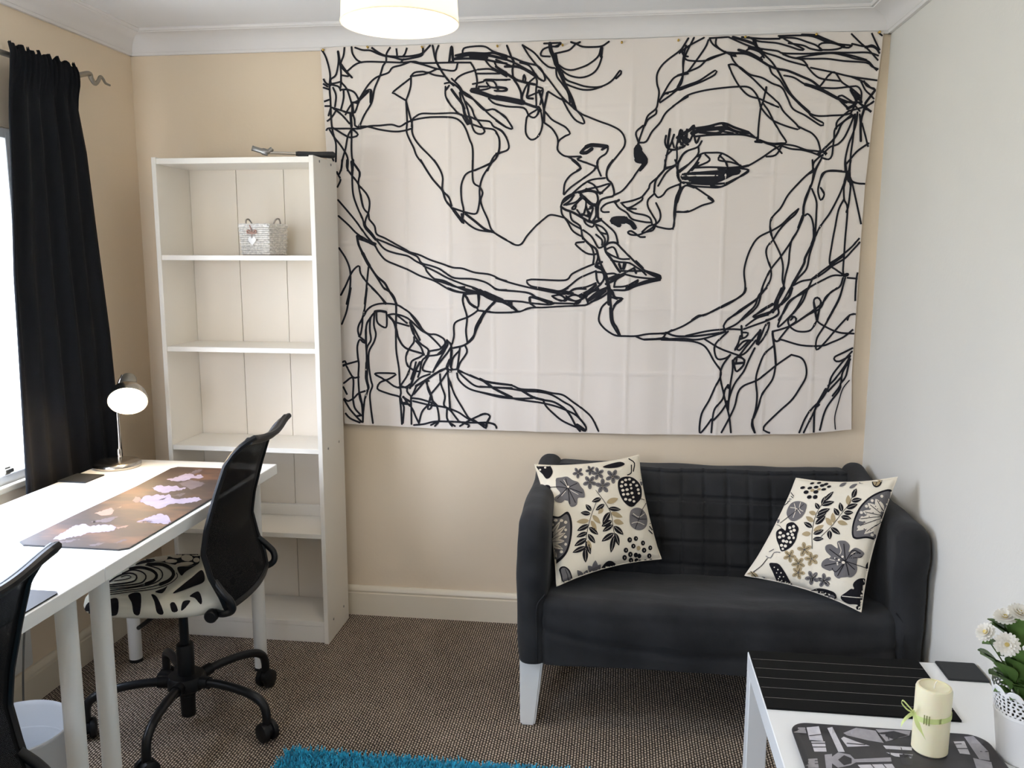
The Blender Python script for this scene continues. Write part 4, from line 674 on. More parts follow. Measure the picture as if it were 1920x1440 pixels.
(H_, '''760,0 750,40 690,90 570,150 400,240 340,255 200,340 80,390 40,410 0,410;40,410 20,440 0,455;w6 40,400 120,430 220,435 330,430 480,410 570,395;0,465 150,470 280,480 370,510 420,560 470,650 530,740 530,800 480,900 430,1010 360,1140 345,1300 400,1250 450,1180;
0,460 200,455 300,465 400,450 560,400;220,430 400,390 520,375 640,370 720,375;570,370 560,340 600,280 680,230 780,160 880,80 910,0;w5 950,0 880,60 840,160 760,240 680,320 570,375;w8 560,370 580,400;600,390 490,500 480,580 510,640 580,630 620,600;
390,460 520,540 620,580 700,610 750,650;620,600 550,700 530,800 560,950 580,1040 610,1160 625,1300;1080,0 1040,90 1010,200;1110,0 1060,90 1040,170;w12 1050,170 990,210;1160,0 1110,90 1050,180;1180,0 1150,80 1080,150;
1020,200 900,240 830,260 900,200 1000,140;1050,180 1050,240 960,290 850,330 740,370;960,240 860,270 760,340;1310,30 1160,110 1100,210 1050,350 1180,230 1240,140 1290,30;1330,0 1300,30;1580,0 1480,80 1430,180 1320,240 1180,330 1080,370 1000,390;
w5 1630,0 1590,120 1480,320 1400,450 1390,540 1410,550 1480,480 1600,340 1700,240 1750,235;1400,290 1370,130 1400,85 1435,120 1420,200 1400,290 1480,350 1600,400 1730,410;1400,290 1340,380 1230,390 1160,350 1140,300 1160,260 1200,260 1210,300 1150,350 1060,460;
1740,360 1640,440 1530,490 1440,520 1260,515 1100,470 1060,460;w6 1000,390 1010,460 1040,480 1070,460;w7 1010,390 1000,410 1020,560 1030,690;1010,520 930,590 880,700 850,820 860,960 850,1080 820,1200 840,1300;1030,690 1000,820 910,950 870,1070 830,1170;
1170,600 1040,690 940,770 860,830 740,880 690,940 660,1060 610,1170 540,1300;1170,600 1260,630 1300,700 1300,800 1240,910 1170,1010 1060,1110 920,1250 940,1290 1000,1310;w7 820,1180 815,1240 840,1300;
970,310 940,330 900,420 870,490;970,315 960,370 920,450 870,510;w10 890,380 860,500;890,380 830,450 760,530 700,610;w5 840,540 790,640 740,750 660,860 610,990 600,1100;w6 720,340 725,440;730,400 780,405 760,440 710,460;710,430 690,500 660,560 740,480 820,470;680,540 700,560 780,480;
w6 650,650 680,620 740,640 740,690 680,750 660,720 650,660;w8 660,680 740,672;680,620 670,680;640,650 640,740 620,870 600,1060;700,610 760,580 850,470;600,870 570,920 550,1000 480,1090 460,1190 450,1300;620,870 600,900;580,1050 540,1110 470,1190;w8 590,1020 590,1080;
1720,540 1640,580 1560,620 1560,650 1600,660 1700,610;1715,570 1600,700 1530,800 1500,900 1440,1000 1350,1090 1290,1180 1240,1300;1700,610 1650,700 1560,820 1500,880;1700,640 1630,760 1610,870 1540,970;w10 1480,910 1430,1000 1390,1070;1620,800 1500,930;
w6 1420,1050 1380,1100 1370,1300;1390,1080 1340,1180 1280,1300;w5 1610,860 1600,920 1480,1090 1420,1300;1690,660 1660,790 1620,850;w1 1690,830 1630,910 1590,1040 1560,1160 1565,1270'''),
(I_, '''0,50 80,100 160,130 260,150 330,200 390,235 500,200 640,195 800,185 1000,175 1070,165 1160,110 1260,30;w8 0,20 140,110;200,125 400,135 500,150 680,165 740,155;280,140 370,225;90,235 140,245 280,245 400,235;w5 150,130 50,240 0,350;0,225 60,235;
140,0 190,20 470,45 560,90 640,130 740,150 900,155 980,155 1010,120;w6 500,150 495,95 540,95 650,125;510,160 560,195;520,0 680,30 820,40 880,60 930,60 1020,100 960,130 900,110 860,80;720,80 800,70 860,110 850,130 760,110 720,80;820,35 880,0;890,40 960,10 1060,10;
w12 1020,100 1100,40 1180,10;w8 1080,130 1180,70 1270,0;w6 980,80 1080,30;1060,100 1080,150;w14 1290,0 1300,80 1290,150;w8 1300,100 1310,200 1320,300;1330,40 1350,90 1430,105 1380,130 1340,190 1320,240;w8 1380,130 1340,180;1310,90 1370,110;
1270,140 1220,190 1195,260 1190,330 1230,390 1290,440 1360,475 1450,480 1560,480 1680,460 1850,450 1920,420;w6 1320,220 1330,330 1370,400 1400,470;1300,200 1310,330 1350,410 1385,465;1560,485 1640,515 1740,510 1850,500 1920,520;1840,495 1860,450 1920,470;w7 1640,515 1820,508;
0,905 80,940 200,960 320,975 410,1010 580,1020 720,1050 830,1070 930,1140 1040,1220 1120,1300 1185,1430;0,985 150,995 290,1005 410,1025;0,1040 200,1090 380,1105 530,1100 550,1090;20,920 120,995 240,1060 340,1105 450,1125 600,1145 750,1180 870,1225 970,1280 1060,1390 1050,1430;
w8 410,1020 530,1090 640,1120;430,1030 600,1040 720,1070 840,1140 920,1190 980,1280 1050,1370;w6 640,1120 740,1140 840,1200 900,1270 960,1380 1000,1430;630,1115 660,1180 740,1260 830,1330 980,1400 1030,1420;w14 970,1370 1040,1420;0,1270 50,1255 100,1280 70,1350 60,1400 0,1360;0,1345 80,1345 150,1365 165,1400'''),
]
pr = Printer([tg])
for cr, data in ART:
    for ln in data.split(';'):
        ln = ln.strip()
        if not ln: continue
        wd = 3.6
        if ln[0] == 'w': a, ln = ln.split(' ', 1); wd = 3.6*.5+float(a[1:])*.36
        pr.stroke(crop(ln, *cr), wd, step=3.5)
pr.build(tp, {'ink': 'printed_line_drawing'}, off=.0018)
for (x, y) in ((607, 93), (690, 88), (792, 88), (933, 86), (1055, 84), (1166, 79), (1272, 75), (1397, 69), (1530, 64), (1648, 60)):
    d = pxray(x, y); t = (3.168-CAM.y)/d.y; c = CAM+d*t
    p(tp, 'pin', lathe([(.0, .0), (.0045, .0005), (.0038, .003), (.0025, .006), (.004, .009), (0, .0105)], (c.x, 3.1665, c.z-.002), 10, (0, -1, 0)), 'brass')

# ================================================================== SOFA
SX0, SX1, SY0, SY1 = -.295, .885, 2.405, 3.135
sf = thing('sofa', 'small charcoal two-seater sofa with quilted cover and white legs', 'sofa', ((SX0+SX1)/2, (SY0+SY1)/2, 0))
def wob(v, a, s, k=0): return a*noise.noise(Vector((v.x*s+k, v.y*s, v.z*s)))
def seat_fn(v):
    v = v.copy(); u = (v.x-.295)/.51
    if v.z > .30:
        k = (v.z-.30)/.13
        v.z -= k*(max(0, v.y-2.50)/.40)*.085+k*.012*(1-u*u)*math.exp(-((v.y-2.50)/.2)**2)
        v.z += k*(wob(v, .006, 9))
    if v.y < 2.45:
        v.y += wob(v, .007, 7, 3)-.008*math.exp(-((v.z-.33)/.05)**2)
        fold = v.z-(.335-.06*(1-u*u)); v.y += .008*math.exp(-(fold/.010)**2)
        gx = abs((v.x/.094) % 1-.5)*2; gz = abs((v.z/.094) % 1-.5)*2
        v.y += .0025*(math.exp(-((1-gx)/.08)**2)+math.exp(-((1-gz)/.08)**2))
    v.z = max(v.z, .226+.002*math.sin(v.x*9))
    return v
p(sf, 'seat_cover', rbox((SX0+.070, SY0+.004, .184), (SX1-.070, 2.98, .437), .034, (60, 30, 16), seat_fn), 'sofa', 180)
def arm_fn(sgn):
    def fn(v):
        v = v.copy(); k = max(0, min(1, (v.z-.22)/.48))
        mid = (SX0+.045) if sgn < 0 else (SX1-.045)
        puff = 1+.10*math.sin(math.pi*k)-.06*(1-k)
        v.x = mid+(v.x-mid)*puff+wob(v, .006, 7, 5*sgn)
        v.x = max(SX0-.012, min(SX1+.008, v.x))
        v.z += k*(wob(v, .008, 8, 2)+.02*max(0, (v.y-2.95)/.15)-.02*max(0, (2.47-v.y)/.07)*k)
        if v.y < 2.46: v.y += wob(v, .008, 9, 1)+.004*math.sin(v.z*60)*k
        v.z = max(v.z, .225)
        return v
    return fn
for sgn, x0, x1 in ((-1, SX0, SX0+.09), (1, SX1-.09, SX1)):
    am = p(sf, 'armrest', rbox((x0, SY0, .178), (x1, SY1-.01, .70), .040, (6, 40, 30), arm_fn(sgn)), 'sofa', 180)
    xs = x0+.063 if sgn < 0 else x1-.063
    pts = [(xs, SY0-.001, .232), (xs, SY0-.003, .33), (xs, SY0-.001, .41), (xs-.022*sgn*-1*0+(.022 if sgn < 0 else -.022), SY0+.012, .445)]
    p(sf, 'seam', tube(catmull(pts, n=8), .0022, 6), 'seam')
def back_fn(v):
    v = v.copy(); u = (v.x-.295)/.56
    if v.y < 3.06:
        k = max(0, min(1, (v.z-.33)/.37)); w = 1-max(0, min(1, (v.y-2.90)/.16))
        v.y += w*(.13*k-.012*math.sin(math.pi*k))
        gx = abs((v.x/.077) % 1-.5)*2; gz = abs((v.z/.077) % 1-.5)*2
        v.y += w*(.011*(math.exp(-((1-gx)/.11)**2)+math.exp(-((1-gz)/.11)**2))+wob(v, .008, 9, 4))
    if v.z > .6: v.z += -.010*(1-u*u)+wob(v, .006, 7, 9)
    return v
p(sf, 'backrest', rbox((SX0+.06, 2.87, .25), (SX1-.06, SY1, .705), .040, (150, 14, 64), back_fn), 'sofa', 180)
def sofa_leg(x, y, s, inn):
    V = []
    for z, dep, wd in ((.0, .034, .044), (.012, .040, .048), (.232, .15, .052)):
        y1 = y+dep*s
        xa, xb = x-wd/2-(.022*z/.232 if inn < 0 else 0), x+wd/2+(.022*z/.232 if inn > 0 else 0)
        V += [Vector((xa, min(y, y1), z)), Vector((xb, min(y, y1), z)), Vector((xb, max(y, y1), z)), Vector((xa, max(y, y1), z))]
    Fc = [(3, 2, 1, 0), (8, 9, 10, 11)]
    for l in (0, 4): Fc += [(l+i, l+(i+1) % 4, l+4+(i+1) % 4, l+4+i) for i in range(4)]
    bm = bmesh.new(); vv = [bm.verts.new(v) for v in V]
    for f in Fc: bm.faces.new([vv[i] for i in f])
    bm.normal_update(); bmesh.ops.bevel(bm, geom=[e for e in bm.edges], offset=.005, segments=2, affect='EDGES', clamp_overlap=True)
    return bmout(bm)
for x in (SX0+.032, SX1-.032):
    for y, s in ((SY0+.036, 1), (SY1-.03, -1)):
        p(sf, 'leg', sofa_leg(x, y, s, 1 if x < .3 else -1), 'sofaleg')

# ------------------------------------------------------------------ cushions
def pillow(P00, P10, P11, P01, thick, name, label, seed):
    P = [Vector(q) for q in (P00, P10, P11, P01)]; c = sum(P, Vector())/4
    nrm = ((P[1]-P[0])+(P[2]-P[3])).cross((P[3]-P[0])+(P[2]-P[1])).normalized()
    if nrm.dot(CAM-c) < 0: nrm = -nrm
    N = 56
    def sf_(sgn):
        def fn(a, b):
            u, v = 2*a-1, 2*b-1
            u2 = u*(1-.085*(1-v*v)); v2 = v*(1-.085*(1-u*u))
            a2, b2 = (u2+1)/2, (v2+1)/2
            q = P[0]*(1-a2)*(1-b2)+P[1]*a2*(1-b2)+P[2]*a2*b2+P[3]*(1-a2)*b2
            e = max(0, (1-u*u))*max(0, (1-v*v))
            h = thick*e**.42
            h += (.006*noise.noise(Vector((u*2.1+seed, v*2.1, sgn)))+.003*noise.noise(Vector((u*5+seed, v*5, sgn))))*min(1, e*4)
            return q+nrm*sgn*h
        return fn
    g1 = grid(N, N, sf_(1)); g2 = grid(N, N, sf_(-.75), True)
    base = c.copy(); base.z = min(q.z for q in P)
    t = thing(name, label, 'cushion', base, 'floral cushions on the sofa')
    # orientation of the front grid towards the camera
    if (g1[0][1]-g1[0][0]).cross(g1[0][N+1]-g1[0][0]).dot(nrm) < 0: g1 = (g1[0], [f[::-1] for f in g1[1]]); g2 = (g2[0], [f[::-1] for f in g2[1]])
    p(t, 'cover', join(g1, g2), 'pillow', 180)
    path = [q for i in range(N) for q in [g1[0][i]]]+[g1[0][j*(N+1)+N] for j in range(N)]+[g1[0][N*(N+1)+N-i] for i in range(N)]+[g1[0][(N-j)*(N+1)] for j in range(N)]
    p(t, 'piping', tube(path, .0022, 6, closed=True), 'pillow')
    return t, g1
PRN = {'pk': 'print_black', 'pg': 'print_grey', 'pt': 'print_tan', 'pw': 'print_pale'}
pl, gl = pillow((-.178, 2.470, .452), (.151, 2.745, .455), (.074, 2.955, .758), (-.280, 2.79, .752), .062, 'cushion', 'botanical print cushion resting in the left corner of the sofa', 1.0)
pr_, gr = pillow((.412, 2.655, .445), (.707, 2.425, .440), (.832, 2.585, .803), (.571, 2.735, .750), .060, 'cushion', 'botanical print cushion propped against the right arm of the sofa', 5.0)
def pts(s, cr): return crop(s, *cr)
def decorate(P, cr, shapes):
    """kind material layer data; one item per line"""
    x0, y0, sc = cr
    for ln in shapes.strip().split('\n'):
        k, m, lay, rest = ln.strip().split(' ', 3); lay = int(lay)
        if k == 'P': P.poly(pts(rest, cr), m, lay, step=4.5)
        elif k == 'C':
            for q in rest.split(): a = [float(v) for v in q.split(',')]; P.ell(x0+a[0]/sc, y0+a[1]/sc, a[2]/sc, a[3]/sc, a[4] if len(a) > 4 else 0, m, lay, 10)
        elif k == 'L':
            wd, rest = rest.split(' ', 1)
            for q in rest.split(';'): P.stroke(pts(q, cr), float(wd)/sc, m, lay, step=4)
        elif k == 'F':                       # leaves base>tip,width
            for q in rest.split(): a = [float(v) for v in q.split(',')]; P.leaf(x0+a[0]/sc, y0+a[1]/sc, x0+a[2]/sc, y0+a[3]/sc, a[4]/sc, m, lay, 'pw' if m == 'pk' else None)
        elif k == 'B':                       # five-petal blossoms
            for q in rest.split():
                a = [float(v) for v in q.split(',')]
                for j in range(5):
                    t = a[3]+j*2*math.pi/5; P.ell(x0+(a[0]+a[2]*.58*math.cos(t))/sc, y0+(a[1]+a[2]*.58*math.sin(t))/sc, a[2]*.46/sc, a[2]*.29/sc, math.degrees(t), m, lay, 10)
                    P.stroke([(x0+a[0]/sc, y0+a[1]/sc), (x0+(a[0]+a[2]*.7*math.cos(t))/sc, y0+(a[1]+a[2]*.7*math.sin(t))/sc)], 3.5/sc, 'pk', lay+1)
LC_, RC_ = (940, 830, 3.8929), (1360, 860, 4.2357)
P = Printer([gl])
decorate(P, LC_, '''
P pk 0 250,150 300,140 350,165 375,210 360,250 330,265 300,230 265,190
C pw 1 285,200,7,7 320,185,8,8 335,160,6,6
C pk 0 335,330,26,22 350,360,18,16
P pg 0 400,262 440,255 480,250 520,275 560,290 578,320 602,350 605,400 560,405 550,455 510,470 490,440 478,405 440,440 395,430 390,400 430,370 402,330 398,290
L pk 1 5 485,330 430,285;485,330 470,265;485,330 550,300;485,330 590,370;485,330 540,440;485,330 500,450;485,330 410,410;340,328 420,325 480,335
L pw 1 4 455,275 470,300 480,322;505,350 560,380;440,390 470,355
C pw 2 487,326,8,8
B pg 0 645,290,50,.3 740,318,54,.9 812,248,52,.2 705,228,46,.7 560,222,40,.4 650,205,36,.5
P pk 0 740,178 800,155 870,142 900,160 850,182 780,188
L pk 0 8 930,120 970,150 962,210;920,236 946,222 948,165
P pk 0 850,290 880,255 940,250 990,280 1020,330 1020,400 990,440 950,470 900,440 860,370
C pw 1 880,290,11,9 905,275,11,9 932,270,11,9 962,290,11,9 875,320,12,10 905,310,11,10 940,310,10,9 985,315,11,9 885,350,12,10 915,345,12,10 945,335,9,9 995,345,10,10 890,380,11,10 920,378,12,10 950,370,11,10 1000,372,9,9 905,415,11,10 935,420,12,10 965,430,10,9 960,400,9,8
L pk 0 4 1000,405 1055,430 1020,500
P pg 0 935,540 945,495 985,475 1030,490 1060,540 1060,600 1030,635 980,635 940,600
L pk 1 4 1025,500 1000,560 975,630;1000,560 950,530;1000,560 1055,560
L pw 1 4 960,520 1000,545 1040,520;950,590 990,580 1040,600
L pk 0 4 690,350 750,430 800,520 815,620 830,700;690,440 650,550 620,680 610,800
F pk 0 728,408,660,432,34 752,450,688,494,34 782,480,872,490,34 790,508,738,592,42 805,570,730,612,42 812,600,738,650,36 820,610,890,672,40 820,660,730,722,40 828,660,858,752,36 822,680,798,804,38
F pt 0 768,440,852,408,40 742,480,706,522,30 800,510,884,546,36 818,570,892,592,40 665,530,722,592,34 640,570,548,580,36 655,570,694,642,32 630,712,652,790,32
F pk 0 655,498,615,452,34 650,520,578,512,34 640,600,552,644,38 640,618,706,672,38 626,656,548,690,34 632,668,684,734,36 622,700,532,756,40 616,760,518,804,38 618,720,650,816,36 610,772,614,876,40
P pk 0 340,545 420,540 485,505 515,580 512,690 482,800 420,872 360,895 340,720
P pg 1 345,560 425,555 478,525 500,590 497,690 470,790 412,855 360,878 348,720
F pw 2 350,720,432,575,34 350,720,470,610,34 350,725,470,660,36 350,728,462,720,38 350,730,452,782,36 350,735,412,842,34
C pw 2 400,570,13,11 440,572,13,11 470,585,12,12 470,640,10,10 468,690,11,11 470,745,10,11 440,800,12,11 380,600,11,11
L pk 3 3 350,720 420,600;350,722 455,625;350,725 458,668;350,728 450,722;350,730 440,775
C pk 0 935,710,17,20 980,700,16,18 1032,733,15,19 962,755,16,18 1085,768,15,18 1040,785,17,19 908,785,17,19 940,815,17,20 980,820,16,18 1078,825,16,18 898,838,17,20 1005,826,15,17 945,857,17,19 1010,866,15,16 985,857,15,16 1050,866,16,17 1090,862,15,18 945,904,15,14 1015,902,15,14 990,926,14,12 918,945,15,10
C pt 0 1000,770,15,17 910,912,15,16 1055,912,14,12
C pw 1 936,710,2,6 982,700,2,6 1032,733,2,6 962,755,2,6 1085,768,2,6 1040,785,2,6 908,785,2,6 940,815,2,6 1078,825,2,6 898,838,2,6 945,857,2,6 1050,866,2,5
P pk 0 690,1005 730,910 780,862 830,880 862,950 850,985 780,1008
F pg 0 680,950,630,898,44 680,950,686,858,44 680,945,724,888,40 600,990,552,930,40 600,990,626,928,36 610,985,700,985,44
P pk 0 424,920 458,903 500,935 522,1020 500,1030 450,1030 432,970
P pg 1 436,925 462,915 492,945 510,1018 455,1022 442,970
L pk 2 4 465,925 480,970 485,1020
L pk 0 7 1080,612 1130,680;1085,590 1115,610;1075,640 1140,705;1135,705 1160,770
C pg 0 1022,285,12,30
''')
P.build(pl, PRN, off=.0013)
P = Printer([gr])
decorate(P, RC_, '''
C pk 0 615,232,20,11,-15 672,235,20,11,-15 722,228,20,11,-10 770,215,20,11,-10 642,268,21,15,-10 720,266,21,14,-15 668,306,20,15,-10 715,306,20,16,-20 800,205,20,10,-15 690,198,18,8,-10 782,246,20,10,-10 825,224,18,9,-15 745,195,18,8,-10
C pt 0 692,254,18,11,-15 745,245,16,9,-15
P pk 0 1165,170 1180,150 1230,150 1245,175 1230,215 1195,230 1170,210
P pt 1 1172,172 1185,155 1222,158 1235,178 1222,208 1195,220 1178,205
L pk 2 4 1208,155 1205,190 1190,220
F pg 0 905,222,965,192,24 985,236,1050,202,26 1060,196,1125,184,20
L pk 0 6 500,240 545,300;490,275 540,312;470,325 525,322;455,365 515,335;445,390 500,350
P pg 0 488,430 520,360 580,338 642,360 640,410 610,462 550,497 510,482
L pw 1 5 520,390 570,400 600,440;550,360 560,410 540,470;600,350 590,400 620,420
L pk 1 4 625,365 560,420 500,465 440,512
P pk 0 408,580 450,553 480,572 490,520 540,506 582,550 572,600 560,650 520,705 450,737 428,690 408,640
C pw 1 440,590,14,12 465,615,14,12 435,625,14,12 500,600,12,11 515,550,12,12 545,540,12,12 550,570,13,12 525,580,11,11 535,605,13,12 510,630,13,12 545,630,10,11 465,655,13,12 490,660,13,12 450,690,13,12 480,695,13,12 520,665,11,11 460,718,10,9
L pk 0 4 410,525 440,540 470,600
B pt 0 512,772,52,.2 630,722,58,.8 580,832,54,.4 686,796,56,.7 580,905,52,.1
B pg 0 690,945,56,.5 785,967,56,.9
F pk 0 690,945,730,910,26 785,967,830,1000,26 785,967,735,955,24 690,945,680,990,24
P pg 0 798,692 840,680 892,712 890,660 950,653 988,690 980,742 1030,708 1082,730 1102,760 1050,790 1000,800 1042,840 1042,900 1000,942 960,932 940,902 910,952 870,932 860,882 830,892 768,862 770,820 810,790 852,790 800,735
L pk 1 6 955,815 830,720;955,815 940,680;955,815 1010,730 1060,745;955,815 1025,880;955,815 980,925;955,815 895,930;955,815 880,900 850,870;955,815 790,850;955,815 860,790;965,818 1120,870
L pw 1 5 900,670 920,730 910,760;870,810 830,800;1000,760 1030,740
C pw 2 932,780,10,10 905,805,9,9 938,826,13,11 893,828,7,7 895,842,6,6 872,790,6,6
P pk 0 980,790 1030,745 1095,755 1080,785 1030,790
P pg 1 990,786 1035,755 1085,762 1065,780
P pk 0 1112,852 1145,808 1182,830 1202,880 1172,945 1130,912
P pk 0 1165,740 1190,725 1215,760 1200,820 1175,800
P pk 0 1005,605 1015,500 1065,388 1145,305 1245,255 1318,250 1300,350 1250,450 1232,560 1215,645 1120,632 1035,640
P pg 1 1018,600 1028,505 1076,398 1152,318 1245,270 1305,265 1288,350 1238,450 1220,560 1205,630 1120,618 1040,626
F pw 2 1235,470,1040,575,54 1230,460,1050,490,56 1225,455,1090,420,58 1230,440,1130,355,60 1245,420,1190,320,60 1230,500,1100,600,54 1235,520,1170,600,46
L pk 3 5 1235,470 1080,530;1230,458 1075,478;1225,450 1110,425;1230,435 1150,370;1245,415 1205,335;1230,500 1120,580
C pw 2 1060,545,14,14 1085,470,13,13 1080,430,12,12 1120,380,12,12 1165,335,12,12 1240,300,12,12 1190,590,14,13 1160,605,12,12
C pk 3 1055,490,4,4 1100,500,4,4 1120,440,4,4 1150,400,4,4 1170,430,4,4 1140,460,4,4 1190,380,4,4 1220,340,4,4 1180,350,4,4 1100,560,4,4 1150,570,4,4 1205,400,4,4
L pk 0 4 690,715 690,580 720,450 770,360 840,270;760,620 850,530 920,440 990,350 1020,250
F pk 0 762,370,866,342,40 782,340,860,262,32 745,402,716,352,36 732,440,832,398,42 722,470,802,432,38 716,522,796,455,42 700,600,782,566,38 696,640,782,636,36 690,546,624,506,38 768,372,798,298,36
F pt 0 722,440,664,424,36 702,502,640,460,38 700,576,782,528,36 680,596,608,600,40 890,500,972,522,38 845,532,798,468,40 858,512,854,430,38
F pk 0 1010,312,1042,238,40 1002,338,1084,322,40 962,396,1052,362,42 942,432,1016,428,38 920,462,1000,476,40 902,452,864,394,40 926,422,910,348,38 840,548,912,602,40 826,570,830,642,40
F pt 0 978,372,976,290,40
P pk 0 350,835 385,828 430,840 480,910 520,980 565,1035 615,1110 540,1090 460,1040 420,990 378,900
C pw 1 392,862,5,5 420,880,6,6 410,905,5,5 445,905,6,6 435,935,6,6 465,935,5,5 450,965,6,6 480,975,6,6 470,1000,6,6 500,1010,6,6 490,1040,6,6 530,1045,6,6 515,1065,5,5 425,950,5,5 550,1070,5,5
P pk 0 622,1062 680,1045 740,1028 820,1042 880,1080 878,1192 800,1172 740,1142 640,1112
P pg 1 700,1125 760,1100 820,1080 868,1090 868,1180 800,1160 745,1135
C pw 2 655,1075,6,5 690,1070,6,5 725,1060,6,5 760,1055,6,5 800,1065,6,5 670,1095,6,5 705,1095,6,5 745,1085,6,5 780,1090,6,5 830,1075,6,5 850,1110,5,5 820,1120,5,5 785,1130,5,5 840,1150,5,5
P pk 0 918,1092 960,1060 1005,1032 1042,1062 1012,1002 1050,958 1102,952 1132,990 1148,1050 1152,1110 1132,1180 1105,1262 1040,1242 1008,1202 1052,1162 980,1152 928,1122
L pw 1 6 930,1090 1040,1102 1120,1106;1092,962 1112,1020 1132,1092
C pw 1 1086,1056,10,10 1076,1086,9,9 1100,1132,8,8 1062,1180,6,6 1080,1160,6,6
C pg 1 1098,1232,34,30
P pt 0 150,945 205,898 250,915 268,962 210,988
P pg 0 268,952 312,938 365,1012 335,1032 280,1012
L pk 1 5 205,895 270,965;268,960 340,1020;225,900 290,850 338,792
L pg 0 6 325,775 360,790 390,745 435,745;350,740 385,720
C pg 0 415,480,20,36
''')
P.build(pr_, PRN, off=.0013)

# ================================================================== DESKS
DX1, DX0, DYB = -1.180, -1.780, 2.742
def desk(y1, label):
    y0 = y1-.998; t = thing('desk', label, 'desk', ((DX0+DX1)/2, (y0+y1)/2, 0), 'white desks along the window')
    p(t, 'tabletop', box((DX0, y0, .701), (DX1, y1, .735), .0015, 1), 'desk', None)
    for x in (DX0+.062, DX1-.062):
        for y in (y0+.062, y1-.062):
            lg = p(t, 'leg', lathe([(0, .699), (.0375, .699), (.0375, .695), (.0235, .690), (.0225, .008), (0, .008)], (x, y, 0), 24), 'leg')
            p(lg, 'foot', lathe([(0, .012), (.0235, .012), (.0235, .001), (0, .0005)], (x, y, 0), 20), 'blackfoot')
    return t
desk(DYB, 'long white desk with round legs under the lamp, nearest the bookcase')
desk(DYB-1.0, 'white desk in the near left corner beside the waste bin')

# desk mat with the printed map
mt = thing('desk_mat', 'brown world map desk mat on the white desk beside the lamp', 'desk mat', (-1.37, 2.25, .735))
mo = []
mcor = [(-1.215, 1.853), (-1.470, 1.853), (-1.497, 1.875), (-1.500, 2.10), (-1.497, 2.40), (-1.508, 2.625), (-1.495, 2.648), (-1.24, 2.648), (-1.205, 2.63), (-1.196, 2.25), (-1.196, 1.868)]
g = slab(mcor, .7355, .7385); p(mt, 'rubber_base', g, 'matedge', None)
cx, cy = -1.347, 2.25
mg = slab([(cx+(x-cx)*.985, cy+(y-cy)*.994) for x, y in mcor], .7382, .7389); p(mt, 'map_print', mg, 'matprint', None)
MC_ = (40, 860, 5.0526)
P = Printer([mg])
for m_, s_ in (('land', '300,765 360,720 420,690 500,640 560,625 610,620 640,640 720,630 860,630 900,650 880,680 800,690 720,700 620,705 560,735 460,745 380,770'),
    ('land2', '880,658 960,640 1040,622 1000,645 920,668'), ('land', '1090,600 1160,575 1230,550 1320,520 1390,545 1430,610 1360,622 1280,612 1180,602'),
    ('land2', '1090,602 1150,588 1230,580 1280,600 1190,606'), ('land2', '690,522 760,500 860,468 880,490 862,525 800,540 740,535'),
    ('land', '1120,400 1180,350 1250,352 1300,340 1360,352 1400,335 1420,370 1500,385 1600,370 1680,365 1715,390 1660,410 1560,420 1430,430 1350,460 1290,475 1230,452 1180,436'),
    ('land2', '1050,400 1080,358 1120,366 1150,390 1120,408 1080,418'), ('land3', '1300,395 1340,378 1370,362 1380,372 1340,392'),
    ('land', '1232,275 1300,255 1380,260 1470,255 1500,280 1560,275 1520,300 1440,310 1350,327 1290,310'),
    ('land', '1375,197 1450,180 1540,150 1610,145 1640,165 1700,150 1730,175 1690,190 1620,185 1560,207 1480,217 1420,212'),
    ('land3', '1490,235 1600,200 1680,212 1750,240 1660,272 1600,292 1540,262'), ('land3', '1600,140 1650,105 1720,100 1690,130 1640,150'),
    ('land3', '300,800 460,772 560,762 480,788'), ('land3', '870,802 960,770 1015,765 940,795'), ('land3', '660,600 780,572 920,548 830,602'), ('land2', '900,470 950,452 940,466'),
    ('land3', '640,820 720,800 800,792 700,830'), ('land3', '1420,350 1500,335 1560,325 1500,362')):
    q_ = crop(s_, *MC_); r_ = []
    for i in range(len(q_)):
        a_, b_ = Vector(q_[i]), Vector(q_[(i+1) % len(q_)]); n_ = max(2, int((b_-a_).length/3.0)); t_ = Vector((-(b_-a_).y, (b_-a_).x)).normalized()
        for k_ in range(n_): r_.append(tuple(a_.lerp(b_, k_/n_)+t_*(random.uniform(-1.3, 1.3) if k_ else 0)))
    P.poly(r_, m_, 0, step=12, smooth_it=False)
P.build(mt, {'land': 'map_land', 'land2': 'map_land', 'land3': 'map_land'}, off=.0004, maxedge=.6)

def coaster(x, y, z, rot, label, sz=.1):
    c, s = math.cos(rot), math.sin(rot); P = rrect(-sz/2, sz/2, -sz/2, sz/2, .004, 3)
    P = [(x+a*c-b*s, y+a*s+b*c) for a, b in P]
    t = thing('coaster', label, 'coaster', (x, y, z), 'black square coasters')
    p(t, 'base', slab(P, z+.0003, z+.0035), 'coaster', None)
    Q = [(x+(a-x)*.94, y+(b-y)*.94) for a, b in P]; p(t, 'inlay', slab(Q, z+.0033, z+.0042), 'coaster', None)
coaster(-1.732, 2.470, .735, -.03, 'black square coaster on the desk at the foot of the curtain')
mm = thing('mouse_mat', 'black mat on the near desk behind the foreground chair', 'mat', (-1.33, 1.35, .735))
p(mm, 'pad', slab(rrect(-1.49, -1.186, 1.05, 1.592, .012), .7355, .739), 'matedge', None)

